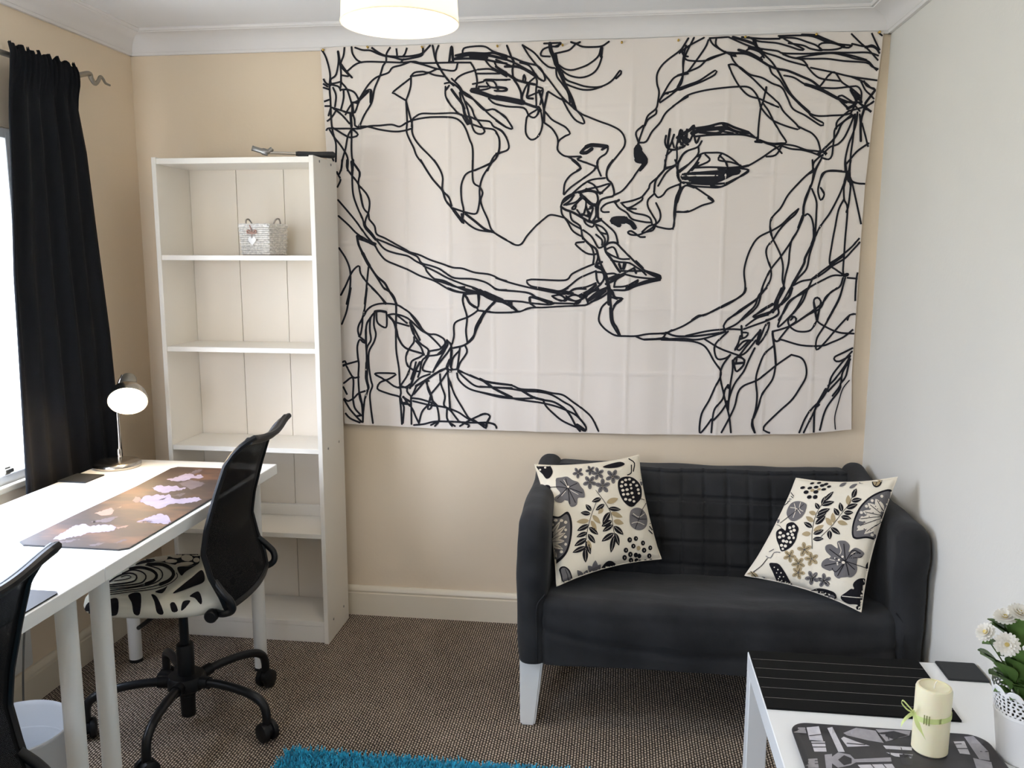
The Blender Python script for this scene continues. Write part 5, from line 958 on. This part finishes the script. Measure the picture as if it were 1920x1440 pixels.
# ------------------------------------------------------------------ desk lamp
LB = Vector((-1.712, 2.640, .735))
lp = thing('desk_lamp', 'lit nickel desk lamp with round base on the white desk', 'lamp', LB)
p(lp, 'base', lathe([(0, .0005), (.076, .0005), (.078, .004), (.077, .012), (.070, .019), (.03, .024), (.012, .027), (0, .027)], LB, 40), 'chrome')
p(lp, 'pole', tube(catmull([LB+Vector((0.008, 0, .024)), LB+Vector((.012, .001, .10)), LB+Vector((.012, .003, .22)), LB+Vector((.018, .012, .285)), LB+Vector((.03, .02, .315))], n=8), .0055, 12), 'chrome')
p(lp, 'switch', lathe([(0, 0), (.0085, 0), (.009, .004), (.009, .03), (.007, .036), (0, .036)], LB+Vector((.009, 0, .026)), 16), 'chrome')
LH = LB+Vector((.082, -.045, .237)); LA = Vector((.38, -.72, -.58)).normalized()     # centre of the opening, facing direction
bell = [(.063, .0), (.063, -.012), (.057, -.034), (.043, -.054), (.030, -.064), (.024, -.068)]
sh = p(lp, 'lamp_shade', lathe(bell, LH, 40, LA), 'chrome')
p(sh, 'reflector', lathe([(r-.0018, h+.0004) for r, h in bell]+[(0, -.066)], LH, 40, LA), 'lampin')
p(sh, 'lamp_holder', lathe([(.024, -.066), (.026, -.070), (.026, -.108), (.022, -.116), (.012, -.12), (0, -.12)], LH, 24, LA), 'rod')
bulb = lathe([(.012, -.062)]+[(.031*math.sin(a), -.031-.031*math.cos(a)*-1*-1) for a in [math.pi*(.12+.88*i/10) for i in range(11)]], LH, 20, LA)
p(sh, 'bulb', bulb, 'lampbulb')

# ------------------------------------------------------------------ waste bin
BC = (-1.497, 1.790, 0)
wb = thing('waste_bin', 'round white plastic waste bin under the near desk', 'bin', BC)
p(wb, 'bucket', lathe([(0, .001), (.098, .001), (.102, .006), (.133, .268), (.1365, .272), (.137, .279), (.135, .281), (.1325, .277), (.130, .268), (.100, .010), (0, .008)], BC, 56), 'bin')
p(wb, 'inner_ring', lathe([(.1225, .21), (.1235, .213), (.1245, .214), (.1245, .21)], BC, 56), 'bin')

# ================================================================== OFFICE CHAIRS
def office_chair(cx, cy, yaw, arm0, label):
    R = Matrix.Translation((cx, cy, 0)) @ Matrix.Rotation(yaw, 4, 'Z')
    tf = lambda g: ([R @ Vector(v) for v in g[0]], g[1])
    t = thing('office_chair', label, 'office chair', (cx, cy, 0), 'swivel chairs at the desks')
    q = lambda name, g, m, parent=None, sm=40: mk(name, tf(g)[0], g[1], m, parent or t, sm)
    # seat
    a, b, n, e = .232, .212, 72, 3.0
    prof = [(0, .432), (.80, .432), (.93, .436), (.985, .446), (1.0, .458), (.985, .472), (.94, .482), (.85, .489), (.7, .493), (.5, .496), (.25, .4975), (0.001, .498)]
    V, Fc = [], []
    for r, z in prof:
        for k in range(n):
            th = 2*math.pi*k/n; ct, st = math.cos(th), math.sin(th)
            x = a*r*math.copysign(abs(ct)**(2/e), ct); y = b*r*math.copysign(abs(st)**(2/e), st)
            zz = z-.012*max(0, -x/.2)**2*(1 if z > .44 else .6)
            V.append(Vector((x-.022, y, zz)))
    for i in range(len(prof)-1):
        for k in range(n): Fc.append((i*n+k, i*n+(k+1) % n, (i+1)*n+(k+1) % n, (i+1)*n+k))
    seat = q('seat', (V, Fc), 'seatcream', None, 180)
    # underside plate and gas column
    q('seat_plate', box((-.10, -.07, .408), (.10, .07, .434), .006), 'blackplastic')
    q('gas_column', lathe([(0, .41), (.014, .41), (.014, .26), (0, .26)], (0, 0, 0), 20), 'blackmetal')
    q('column_cover', lathe([(0, .266), (.024, .266), (.026, .262), (.026, .16), (.026, .10), (.023, .098), (.022, .032), (.018, .028), (0, .028)], (0, 0, 0), 24), 'blackplastic')
    q('hub', lathe([(.024, .168), (.052, .166), (.058, .158), (.058, .128), (.052, .122), (.024, .120)], (0, 0, 0), 30), 'blackplastic')
    for k in range(5):
        an = arm0+k*2*math.pi/5-yaw; dx, dy = math.cos(an), math.sin(an)
        path = catmull([(dx*r, dy*r, z) for r, z in ((.03, .145), (.10, .152), (.18, .150), (.245, .138), (.278, .118), (.289, .09), (.290, .058))], n=6)
        arm = q('base_arm', tube(path, .0135, 12), 'blackmetal')
        sk = q('arm_socket', tube([(dx*.04, dy*.04, .146), (dx*.085, dy*.085, .151)], .0185, 12), 'blackplastic', arm)
        wa = an+1.2+k*.7; ax = Vector((math.cos(wa), math.sin(wa), 0)); c0 = Vector((dx*.290, dy*.290, .0315))
        whl = [(0, .006), (.023, .006), (.030, .009), (.031, .015), (.029, .023), (.020, .028), (0, .029)]
        ca = q('castor', join(lathe(whl, c0, 20, ax), lathe(whl, c0, 20, -ax), lathe([(0, -.008), (.021, -.008), (.021, .008), (0, .008)], c0+Vector((0, 0, .004)), 16, ax),
                  lathe([(0, .06), (.009, .06), (.011, .048), (.013, .03), (0, .03)], (c0.x, c0.y, 0), 12)), 'blackplastic', arm)
    # back: mesh panel with flared top, x(z) profile
    zs = [.458, .50, .56, .63, .70, .80, .88, .915, .938, .950, .955]
    xs = [.232, .222, .198, .182, .194, .224, .252, .268, .286, .301, .310]
    hw = [.180, .190, .200, .203, .200, .194, .188, .185, .181, .175, .165]
    def bf(uu, vv):
        z = .458+.497*vv; s = 2*uu-1
        h = interp(zs, hw, z); x = interp(zs, xs, z)
        return (x-.026*s*s+(.020*abs(s)**4)*max(0, (z-.88)/.075), h*s, z-.018*(1-s*s)*max(0, (z-.85)/.1))
    g = grid(40, 44, bf)
    bk_ = q('backrest', g, 'mesh', None, 180)
    off = [(v+Vector((-.004, 0, 0))) for v in g[0]]
    W = 41; border = [g[0][i] for i in range(W)]+[g[0][j*W+40] for j in range(1, 45)]+[g[0][44*W+40-i] for i in range(1, W)]+[g[0][(44-j)*W] for j in range(1, 44)]
    q('back_frame', tube(border, .0085, 8, closed=True), 'blackplastic', bk_)
    q('top_lip', tube([bf(i/20, .985) for i in range(21)], .011, 10), 'blackplastic', bk_)
    for s in (-1, 1):
        q('back_bracket', tube(catmull([(.178, .190*s, .545), (.205, .200*s, .515), (.226, .200*s, .490), (.226, .193*s, .462), (.195, .182*s, .446), (.14, .15*s, .440), (.06, .10*s, .428)], n=7), .0105, 10), 'blackmetal')
        q('tilt_knob', lathe([(0, 0), (.016, 0), (.019, .004), (.019, .02), (.015, .025), (0, .025)], (.165, .178*s, .443), 18, (0, s, 0)), 'blackplastic')
    q('tilt_lever', tube([(-.02, -.06, .418), (-.03, -.19, .416), (-.03, -.225, .42)], .006, 8), 'blackplastic')
    return t, tf((V, Fc))
ch1, seat1 = office_chair(-1.319, 2.315, math.radians(6), math.radians(-12), 'black mesh office chair with black and white patterned seat facing the bookcase-side desk')
ch2, seat2 = office_chair(-1.262, 1.120, math.radians(2), math.radians(36), 'black mesh office chair cut off by the left edge in the foreground')
QC_ = (140, 1020, 4.8)
P = Printer([seat1])
decorate(P, QC_, '''
L pk 0 14 300,350 400,288 500,266 556,288 548,328 480,352 280,374
L pk 0 8 420,300 470,285 510,300 470,318 360,335
L pk 0 12 430,268 510,238 596,250 642,290 622,338 540,366 280,392
L pk 0 26 500,226 590,214 690,238 738,282 716,330 640,362
L pk 0 8 640,362 520,388 280,408
L pk 0 10 640,192 760,228 792,280 764,330 660,372 480,402 280,428
L pk 0 30 660,186 790,188 868,228 890,278 850,330 770,366
L pk 0 8 770,366 620,402 400,430 280,446
L pk 0 7 915,262 925,300 850,362 700,410 480,436 290,462
P pk 0 640,142 760,95 900,78 1000,78 1115,82 1115,180 1000,200 900,190 800,168 700,152
C pw 1 778,132,62,34,-8 908,108,60,26,4 1012,132,54,30,4 868,160,56,18 990,186,84,18,-6 1092,100,44,16 1096,150,30,22 860,82,50,8
P pk 0 545,192 620,150 720,158 650,172
P pk 0 925,215 1020,205 1070,198 1105,186 1000,252 960,288
P pk 0 888,448 960,380 1050,308 1145,238 1165,338 1060,388
P pk 0 725,432 800,402 835,382 790,445
P pk 0 485,462 592,450 588,625 535,625 515,535
P pk 0 690,457 742,482 802,620 745,620 718,522
P pk 0 285,524 385,494 385,630 290,630
P pk 0 1035,472 1112,430 1145,500 1135,545 1080,490
P pk 0 975,522 1040,512 1010,560 960,600
P pk 0 860,540 900,530 930,600 880,610
P pk 0 110,545 170,522 180,640 90,640
P pk 0 1395,335 1432,298 1445,345 1420,372
P pk 0 1465,278 1500,240 1505,270
L pk 0 8 1340,380 1380,400;1440,250 1480,235
''')
P.build(ch1, {'pk': 'seat_print_black', 'pw': 'seat_print_white'}, off=.0013)

# ================================================================== CURTAIN AND ROD
cr = thing('curtain_rod', 'grey metal curtain rod with a wavy twisted end above the window', 'curtain rod', (-1.832, 1.6, 2.03))
RX, RZ = -1.832, 2.047
p(cr, 'rod', tube([(RX, .45, RZ), (RX, 2.735, RZ)], .0085, 14), 'rod')
fin = [(RX, 2.735, RZ)]
fpx = ((166, 138), (171, 147), (178, 157), (184, 152), (188, 144), (193, 148), (198, 156), (206, 160))
for (x, y) in fpx:
    d = pxray(x, y); t = (RX-CAM.x)/d.x; fin.append(tuple(CAM+d*t))
fp = catmull(fin, n=5); p(cr, 'finial', tube(fp, [max(.0035, .0095-.006*i/len(fp)) for i in range(len(fp))], 10), 'rod')
for y in (.6, 2.30):
    p(cr, 'bracket', join(tube([(RX, y, RZ-.012), (XL+.004, y, RZ-.012)], .006, 8), lathe([(0, 0), (.02, 0), (.02, .004), (0, .004)], (XL+.0005, y, RZ-.012), 14, (1, 0, 0))), 'rod')
def curt(u, v):
    """v 0 at bottom, 1 at top"""
    zt = 2.078+.006*math.sin(u*47)+.004*math.sin(u*91+1); z = .700+(zt-.700)*v
    y0 = interp([0, .5, .85, 1], [2.325, 2.345, 2.385, 2.415], v); y1 = interp([0, .35, .8, .93, 1], [2.865, 2.84, 2.775, 2.735, 2.732], v)
    y = y0+(y1-y0)*u
    amp = interp([0, .6, .9, .965, 1], [.009, .009, .008, .010, .010], v)
    x = -1.822+amp*math.sin(u*2*math.pi*5.5+.6*math.sin(v*3)+1.0)+.004*math.sin(u*23+v*2)
    g = max(0, (v-.93)/.07)
    x += .004*g*math.sin(u*2*math.pi*17); z += .003*g*math.sin(u*2*math.pi*19)
    k = max(0, min(1, (v-.90)/.06))                      # the header is gathered round the rod
    x = x*(1-k)+k*(-1.812+.005*math.sin(u*2*math.pi*13)+.003*math.sin(u*2*math.pi*29+1)-.008*max(0, (v-.985)/.015))
    return (max(x, -1.872), y, z)
cu = thing('curtain', 'long black gathered curtain hanging over the end of the desk', 'curtain', (-1.822, 2.6, .70))
g = grid(150, 90, curt)
def back(gg, dx): return ([v+Vector((dx, 0, 0)) for v in gg[0]], [f[::-1] for f in gg[1]])
p(cu, 'drape', g, 'curtain', 180)
p(cu, 'lining', back(g, -.005), 'curtain', 180)
p(cu, 'hem', tube([curt(i/60, .004) for i in range(61)], .003, 6), 'curtain')
# spare fold of the curtain edge on the window side
p(cu, 'leading_edge', tube([Vector(curt(0, j/50)) for j in range(51)], .0045, 8), 'curtain')

# ================================================================== RADIATOR AND CABLE UNDER THE DESKS
ra = thing('radiator', 'white panel radiator on the wall under the desks', 'radiator', (-1.85, 1.75, .16))
p(ra, 'panel', box((-1.862, 1.15, .16), (-1.838, 2.32, .60), .008), 'radiator')
for k in range(22):
    y = 1.20+k*.0495; p(ra, 'rib', box((-1.840, y, .19), (-1.832, y+.026, .57), .004), 'radiator')
for y in (1.25, 2.22):
    p(ra, 'bracket', box((XL+.0005, y-.02, .3), (-1.860, y+.02, .5)), 'radiator', None)
cb = thing('power_cable', 'thin grey cable hanging below the desk edge', 'cable', (-1.80, 2.1, .2))
p(cb, 'cord', tube(catmull([(-1.80, 2.40, .715), (-1.812, 2.36, .60), (-1.80, 2.29, .46), (-1.795, 2.24, .33), (-1.80, 2.22, .18), (-1.805, 2.21, .008)], n=8), .003, 6), 'cable')

# ================================================================== COFFEE TABLE AND WHAT STANDS ON IT
TX0, TX1, TY0, TY1 = .342, .892, 1.205, 2.105
ct = thing('coffee_table', 'low square-legged white coffee table against the right wall', 'coffee table', ((TX0+TX1)/2, (TY0+TY1)/2, 0))
p(ct, 'tabletop', box((TX0, TY0, .40), (TX1, TY1, .45), .0015, 1), 'table', None)
for x in (TX0, TX1-.05):
    for y in (TY0, TY1-.05):
        p(ct, 'leg', box((x+.0003, y+.0003, .001), (x+.0497, y+.0497, .3995), .0015, 1), 'table', None)
pm = thing('slatted_placemat', 'black slatted placemat on the far corner of the coffee table', 'placemat', (.55, 1.96, .45))
PY0, PY1 = 1.822, 2.104; n = 6; h = (PY1-PY0)/n
p(pm, 'thread_backing', box((TX0+.004, PY0+.002, .4503), (.755, PY1-.002, .4543)), 'slatgap', None)
for k in range(n):
    p(pm, 'slat', box((TX0+.002, PY0+k*h+.0011, .4504), (.757, PY0+(k+1)*h-.0011, .4550), .0003, 1), 'slat', None)
coaster(.846, 2.062, .45, .0, 'black square coaster on the coffee table by the wall', .094)
ty = thing('tray', 'patterned grey tray with rounded corners on the coffee table', 'tray', (.575, 1.55, .45))
def ring(P, z): return [Vector((a, b, z)) for a, b in P]
o0 = rrect(.392, .762, 1.345, 1.742, .034, 8); o1 = rrect(.378, .776, 1.331, 1.757, .040, 8); o2 = rrect(.380, .774, 1.333, 1.755, .039, 8); o3 = rrect(.396, .758, 1.349, 1.738, .032, 8)
L = [ring(o0, .4505), ring(o1, .4615), ring(o2, .4622), ring(o3, .4535)]; n = len(o0)
V = [v for r_ in L for v in r_]; Fc = [tuple(range(n-1, -1, -1)), tuple(range(3*n, 4*n))]
for l in range(3): Fc += [(l*n+i, l*n+(i+1) % n, (l+1)*n+(i+1) % n, (l+1)*n+i) for i in range(n)]
p(ty, 'tray_body', (V, Fc), 'tray'); trayg = (V, Fc)
YC_ = (1380, 1120, 3.5556)
P = Printer([trayg])
for m_, lay, s_ in (('tr1', 0, '470,868 552,860 582,960 490,952'), ('tr1', 0, '500,962 592,962 604,1030 522,1030'), ('tr2', 0, '362,868 460,868 470,908 382,902'), ('tr1', 0, '608,872 642,865 705,990 725,1032 682,1032 640,940'),
    ('tr2', 0, '715,905 800,870 930,890 985,972 880,955 740,922'), ('tr1', 0, '718,930 800,962 892,992 742,998 700,942'), ('tr2', 0, '930,880 1165,890 1155,922 1000,962'), ('tr3', 1, '945,905 1050,892 1150,920 1050,950'),
    ('tr1', 0, '980,988 1172,1000 1172,1022 1000,1012'), ('tr2', 0, '638,1065 680,1035 760,1050 790,1080 1030,1068 1042,1096 800,1102 760,1122 680,1138 640,1108'), ('tr3', 1, '680,1085 720,1055 770,1075 770,1110 720,1122'),
    ('tr2', 0, '430,1080 542,1075 552,1138 440,1138'), ('tr1', 0, '1450,962 1522,960 1562,1050 1492,1042'), ('tr2', 0, '1520,930 1582,925 1685,1030 1692,1090 1622,1080'), ('tr2', 0, '1580,1072 1702,1100 1712,1140 1602,1140'),
    ('tr1', 0, '1000,1035 1180,1050 1170,1075 1060,1062'), ('tr2', 0, '590,1050 640,1045 640,1140 600,1140'), ('tr1', 0, '810,1118 1040,1112 1060,1140 830,1140'), ('tr3', 0, '1085,1040 1180,1055 1175,1120 1110,1120')):
    P.poly(crop(s_, *YC_), m_, lay, step=14, smooth_it=False)
for s_ in ('480,880 560,872', '485,900 565,892', '490,925 572,915', '505,975 592,975', '512,1000 598,1000', '440,1095 545,1090', '445,1115 548,1110', '950,905 985,960', '1000,900 1020,950', '740,975 860,985', '1460,980 1530,978', '1475,1010 1545,1010', '1020,1015 1040,1095', '1100,1005 1120,1060', '380,880 470,885', '900,1115 920,1138', '980,1115 1000,1138', '1600,990 1660,985', '1630,1030 1690,1030'):
    P.stroke(crop(s_, *YC_), 1.6, 'tr3', 1)
P.build(ty, {'tr1': 'tray_print', 'tr2': 'tray_print', 'tr3': 'tray_print'}, off=.0005, maxedge=.6)

cd = thing('candle', 'thick ivory pillar candle tied with lime ribbon on the tray', 'candle', (.648, 1.70, .4537))
CC = Vector((.648, 1.700, .4540)); CR = .0345; CH = .140
prof = [(0, 0), (CR-.003, 0), (CR, .003), (CR, CH-.006), (CR-.002, CH-.001), (CR-.006, CH), (.03, CH-.002), (.012, CH-.005), (0, CH-.006)]
p(cd, 'wax_body', lathe(prof, CC, 48), 'wax')
p(cd, 'wick', tube([CC+Vector((0, 0, CH-.008)), CC+Vector((.001, 0, CH+.004)), CC+Vector((.004, 0, CH+.010))], .0012, 6), 'wick')
def strip(path, wvec, wd):
    V = []; 
    for q in path: V += [Vector(q)+Vector(wvec)*wd/2, Vector(q)-Vector(wvec)*wd/2]
    n = len(path); F1 = [(2*i, 2*i+1, 2*i+3, 2*i+2) for i in range(n-1)]
    nr = (V[1]-V[0]).cross(V[2]-V[0]).normalized()*.0006
    V2 = [v+nr for v in V]; m_ = len(V)
    return V+V2, [f[::-1] for f in F1]+[tuple(i+m_ for i in f) for f in F1]+[(2*i, 2*i+2, m_+2*i+2, m_+2*i) for i in range(n-1)]+[(2*i+3, 2*i+1, m_+2*i+1, m_+2*i+3) for i in range(n-1)]
bandz = .078
band = [CC+Vector(((CR+.001)*math.cos(a), (CR+.001)*math.sin(a), bandz-.006*math.cos(a-2.6))) for a in [2*math.pi*i/40 for i in range(41)]]
rb = p(cd, 'ribbon', strip(band, (0, 0, 1), .011), 'ribbon')
kn = CC+Vector((-CR-.002, -.006, bandz+.004))
p(rb, 'bow_loop', strip(catmull([kn, kn+Vector((-.014, -.006, .016)), kn+Vector((-.027, -.010, .030)), kn+Vector((-.029, -.010, .024)), kn+Vector((-.016, -.007, .009)), kn], n=5), (.3, .6, .5), .004), 'ribbon')
p(rb, 'ribbon_tail', strip(catmull([kn, kn+Vector((-.012, -.006, -.004)), kn+Vector((-.022, -.010, -.012)), kn+Vector((-.028, -.012, -.022))], n=5), (.2, .5, .8), .010), 'ribbon')
p(rb, 'ribbon_tail', strip(catmull([kn, kn+Vector((.004, -.012, -.018)), kn+Vector((.014, -.018, -.032)), kn+Vector((.022, -.022, -.044))], n=5), (.8, .1, .5), .010), 'ribbon')
ta = math.radians(228)
p(rb, 'tag_lettering', join(*[strip([CC+Vector(((CR+.0025)*math.cos(ta+.13*k), (CR+.0025)*math.sin(ta+.13*k), bandz+.012)), CC+Vector(((CR+.0025)*math.cos(ta+.13*k), (CR+.0025)*math.sin(ta+.13*k), bandz-.008))], (.8, -.6, 0), .0016) for k in range(3)]), 'tagtxt')

# ------------------------------------------------------------------ lace pot and daisies
PC = Vector((.826, 1.700, .4505)); PH = .158
pt = thing('flower_pot', 'white metal pot with a pierced lace rim on the coffee table', 'pot', PC)
def prad(z): return .0455+(.0645-.0455)*(z/PH)
p(pt, 'pot_body', lathe([(0, .0005), (.044, .0005), (.0455, .003), (prad(.098), .098), (prad(.098)+.0012, .099), (prad(.098)+.0012, .102), (prad(.1)-.001, .102), (prad(.098)-.002, .096), (.0435, .006), (0, .004)], PC, 64), 'potwhite')
# pierced band: a thin sheet with rows of real holes and a scalloped top
NA, NZ = 168, 26; z0 = .100
V, Fc = [], []
def scal(a): return PH+.004-.012*(1-abs(math.sin(a*6)))**1.4
holes = []
for rrow, (zz, cnt, hw_, hh_, ph) in enumerate(((.107, 42, .26, .0018, 0), (.1135, 42, .30, .0026, .5), (.121, 36, .32, .0030, 0), (.1285, 42, .30, .0026, .5), (.136, 36, .30, .0026, 0), (.143, 42, .26, .0020, .5))):
    holes.append((zz, cnt, hw_, hh_, ph))
def inhole(a, z):
    for zz, cnt, hw_, hh_, ph in holes:
        c = a/(2*math.pi)*cnt+ph; dx = (c-math.floor(c)-.5)/hw_; dz = (z-zz)/hh_
        if dx*dx+dz*dz < 1: return True
    return False
NZ = 30
for j in range(NZ+1):
    for i in range(NA):
        a = 2*math.pi*i/NA; z = z0+(scal(a)-z0)*j/NZ; r = prad(z)+.002*max(0, (z-.13)/.02)
        V.append(PC+Vector((r*math.cos(a), r*math.sin(a), z)))
for j in range(NZ):
    for i in range(NA):
        a = 2*math.pi*(i+.5)/NA; zc = z0+(scal(a)-z0)*(j+.5)/NZ
        if inhole(a, zc) and 0 < j < NZ-1: continue
        i2 = (i+1) % NA; Fc.append((j*NA+i, j*NA+i2, (j+1)*NA+i2, (j+1)*NA+i))
lr = p(pt, 'lace_rim', (V, Fc), 'potwhite')
md = lr.modifiers.new('thickness', 'SOLIDIFY'); md.thickness = .0012
pf = thing('artificial_flowers', 'artificial white daisies with green leaves in the lace pot', 'flowers', PC+Vector((0, 0, .085)))
p(pf, 'filler', lathe([(0, .100), (.03, .102), (.050, .098), (.048, .085), (0, .085)], PC, 24), 'soil')
def leaf_g(base, tip, wd, droop=.01):
    b0, t0 = Vector(base), Vector(tip); d = t0-b0; s = d.cross(Vector((0, 0, 1)))
    s = s.normalized() if s.length > 1e-5 else Vector((1, 0, 0)); up_ = s.cross(d).normalized()
    V, Fc = [], []; n = 8
    for i in range(n+1):
        t = i/n; c = b0+d*t+up_*(droop*math.sin(math.pi*t)); w_ = wd/2*math.sin(math.pi*min(1, t**1.25*.96+.03))**.75
        V += [c-s*w_+up_*w_*.25, c-up_*.001, c+s*w_+up_*w_*.25]
    for i in range(n):
        a = i*3; Fc += [(a, a+1, a+4, a+3), (a+1, a+2, a+5, a+4)]
    m_ = len(V); V2 = [v-up_*.0008 for v in V]
    return V+V2, Fc+[tuple(k+m_ for k in f[::-1]) for f in Fc]
top = PC+Vector((0, 0, .11))
def fp_(x, y, yy):
    d = pxray(x, y); t = (yy-CAM.y)/d.y; return CAM+d*t
LV = [((1885, 1268), (1839, 1225), 1.66, .034), ((1890, 1270), (1834, 1218), 1.69, .030), ((1880, 1215), (1842, 1206), 1.69, .026), ((1905, 1215), (1857, 1168), 1.70, .024), ((1910, 1210), (1852, 1160), 1.72, .022),
      ((1900, 1280), (1868, 1240), 1.64, .026), ((1912, 1285), (1895, 1235), 1.645, .030), ((1920, 1280), (1925, 1220), 1.645, .034), ((1908, 1215), (1912, 1160), 1.69, .030), ((1925, 1210), (1930, 1150), 1.70, .034),
      ((1910, 1240), (1880, 1190), 1.73, .026), ((1935, 1260), (1965, 1215), 1.68, .032), ((1930, 1220), (1960, 1165), 1.72, .030), ((1895, 1290), (1855, 1262), 1.66, .028), ((1900, 1245), (1872, 1228), 1.67, .022), ((1940, 1230), (1975, 1200), 1.74, .03), ((1893, 1190), (1868, 1155), 1.735, .022)]
for (bx, by), (tx, tyy), yy, wd in LV:
    p(pf, 'leaf', leaf_g(fp_(bx, by, (yy+1.70)/2), fp_(tx, tyy, yy), wd*1.6, .006), 'leafgreen', 180)
for k in range(20):
    a = random.uniform(0, 2*math.pi); rr = random.uniform(.05, .085); dx, dy = math.cos(a)*rr, math.sin(a)*rr
    dx = min(dx, .058)
    p(pf, 'leaf', leaf_g(top+Vector((dx*.25, dy*.25, .015)), top+Vector((dx, dy, random.uniform(.035, .085))), random.uniform(.026, .036), .010), 'leafgreen', 180)
def flower(c, nrm, r):
    c = Vector(c); nrm = Vector(nrm).normalized(); t_ = nrm.orthogonal().normalized(); b_ = nrm.cross(t_)
    G = []
    for ringk, (np_, rr, tilt, lift) in enumerate(((17, r, .10, 0), (15, r*.92, .34, .0010), (13, r*.76, .62, .0020), (11, r*.56, .90, .0030))):
        for k in range(np_):
            a = 2*math.pi*(k+.5*(ringk % 2))/np_+random.uniform(-.06, .06); dr = t_*math.cos(a)+b_*math.sin(a); sd = nrm.cross(dr)
            V = []
            for j in range(5):
                tt = j/4; cc = c+dr*(rr*tt*math.cos(tilt))+nrm*(lift+rr*math.sin(tilt)*tt*tt); ww = rr*.24*math.sin(math.pi*(.18+.72*tt))
                V += [cc-sd*ww, cc+sd*ww]
            G.append((V, [(2*j, 2*j+1, 2*j+3, 2*j+2) for j in range(4)]))
    fo = p(pf, 'flower', join(*G), 'petal', 180)
    p(fo, 'flower_centre', lathe([(r*.24, .001), (r*.24, .0035), (r*.17, .006), (r*.08, .0055), (0, .0045)], c, 16, nrm), 'petalcore')
    p(fo, 'stem', tube(catmull([c-nrm*.001, c-nrm*.012+Vector((0, 0, -.012)), (c+top)/2, top+Vector(((c-top).x*.3, (c-top).y*.3, 0))], n=5), .0013, 6), 'stem')
flower(fp_(1888, 1208, 1.635), (-.35, -.9, .28), .0235)
flower(fp_(1849, 1186, 1.68), (-.75, -.35, .6), .0205)
flower(fp_(1885, 1158, 1.71), (-.25, -.3, .95), .0225)
flower(fp_(1912, 1150, 1.70), (.1, -.35, .95), .0235)
flower(fp_(1950, 1190, 1.65), (.5, -.6, .6), .018)

# ================================================================== RUG
RX0, RX1, RY0, RY1 = -.950, .26, .62, 2.185
rg = thing('rug', 'turquoise shaggy rug on the carpet at the bottom edge', 'rug', ((RX0+RX1)/2, (RY0+RY1)/2, 0))
p(rg, 'backing', slab(rrect(RX0+.012, RX1-.012, RY0+.012, RY1-.012, .03), .0005, .012), 'rugbase', None)
V, Fc = [], []
def tuft(x, y, edge):
    a = random.uniform(0, 2*math.pi); l = random.uniform(.022, .036); w_ = random.uniform(.0038, .0060)
    lean = random.uniform(.1, .75); dx, dy = math.cos(a)*lean, math.sin(a)*lean
    sx, sy = -math.sin(a+random.uniform(-.6, .6))*w_/2, math.cos(a)*w_/2
    k = len(V); z0 = .009; b = random.uniform(-.3, .3)
    for t in (0, .45, .8, 1):
        ww = 1-.5*t; cx_, cy_ = x+dx*l*t*(1+.2*t)+b*.01*t*t, y+dy*l*t+b*.01*t; z = z0+l*(t-.28*lean*t*t)
        V.append((cx_-sx*ww, cy_-sy*ww, z)); V.append((cx_+sx*ww, cy_+sy*ww, z))
    for j in range(3): Fc.append((k+2*j, k+2*j+1, k+2*j+3, k+2*j+2))
for i in range(30000):
    tuft(random.uniform(RX0+.012, RX1-.012), random.uniform(1.86, RY1-.008), 0)
for i in range(16000):
    tuft(random.uniform(RX0+.012, RX1-.012), random.uniform(RY0+.01, 1.86), 0)
p(rg, 'pile', (V, Fc), 'rug', None)['kind'] = 'stuff'

# ================================================================== CEILING LAMP
LC = Vector((-.52, 2.0, 1.985))
cl = thing('ceiling_lamp', 'lit white drum lampshade hanging from the ceiling', 'ceiling lamp', (LC.x, LC.y, ZC-.0005))
R0, R1, SH = .1355, .125, .18
shd = p(cl, 'lamp_shade', lathe([(R0, 0), (R1, SH), (R1-.0015, SH), (R0-.0015, 0)], LC, 64, close=True), 'shade')
p(shd, 'bottom_ring', tube([LC+Vector((R0*math.cos(a), R0*math.sin(a), 0)) for a in [2*math.pi*i/64 for i in range(64)]], .0018, 6, closed=True), 'shade')
p(shd, 'top_ring', tube([LC+Vector((R1*math.cos(a), R1*math.sin(a), SH)) for a in [2*math.pi*i/64 for i in range(64)]], .0018, 6, closed=True), 'shade')
p(shd, 'spider', join(*[tube([LC+Vector((.02*math.cos(a), .02*math.sin(a), SH-.02)), LC+Vector((R1*math.cos(a), R1*math.sin(a), SH))], .0015, 6) for a in (0, 2.09, 4.19)]), 'upvc')
p(cl, 'lamp_holder', lathe([(0, .25), (.012, .25), (.02, .235), (.02, .18), (.017, .175), (0, .175)], LC, 20), 'upvc')
p(cl, 'bulb', lathe([(.013, .178), (.016, .168), (.028, .145), (.032, .125), (.028, .105), (.018, .094), (0, .090)], LC, 24), 'bulb')
p(cl, 'cord', tube([LC+Vector((0, 0, .245)), (LC.x, LC.y, ZC-.02)], .003, 8), 'upvc')
p(cl, 'ceiling_rose', lathe([(0, -.001), (.04, -.001), (.04, -.008), (.03, -.02), (.008, -.024), (0, -.024)], (LC.x, LC.y, ZC), 28), 'upvc')
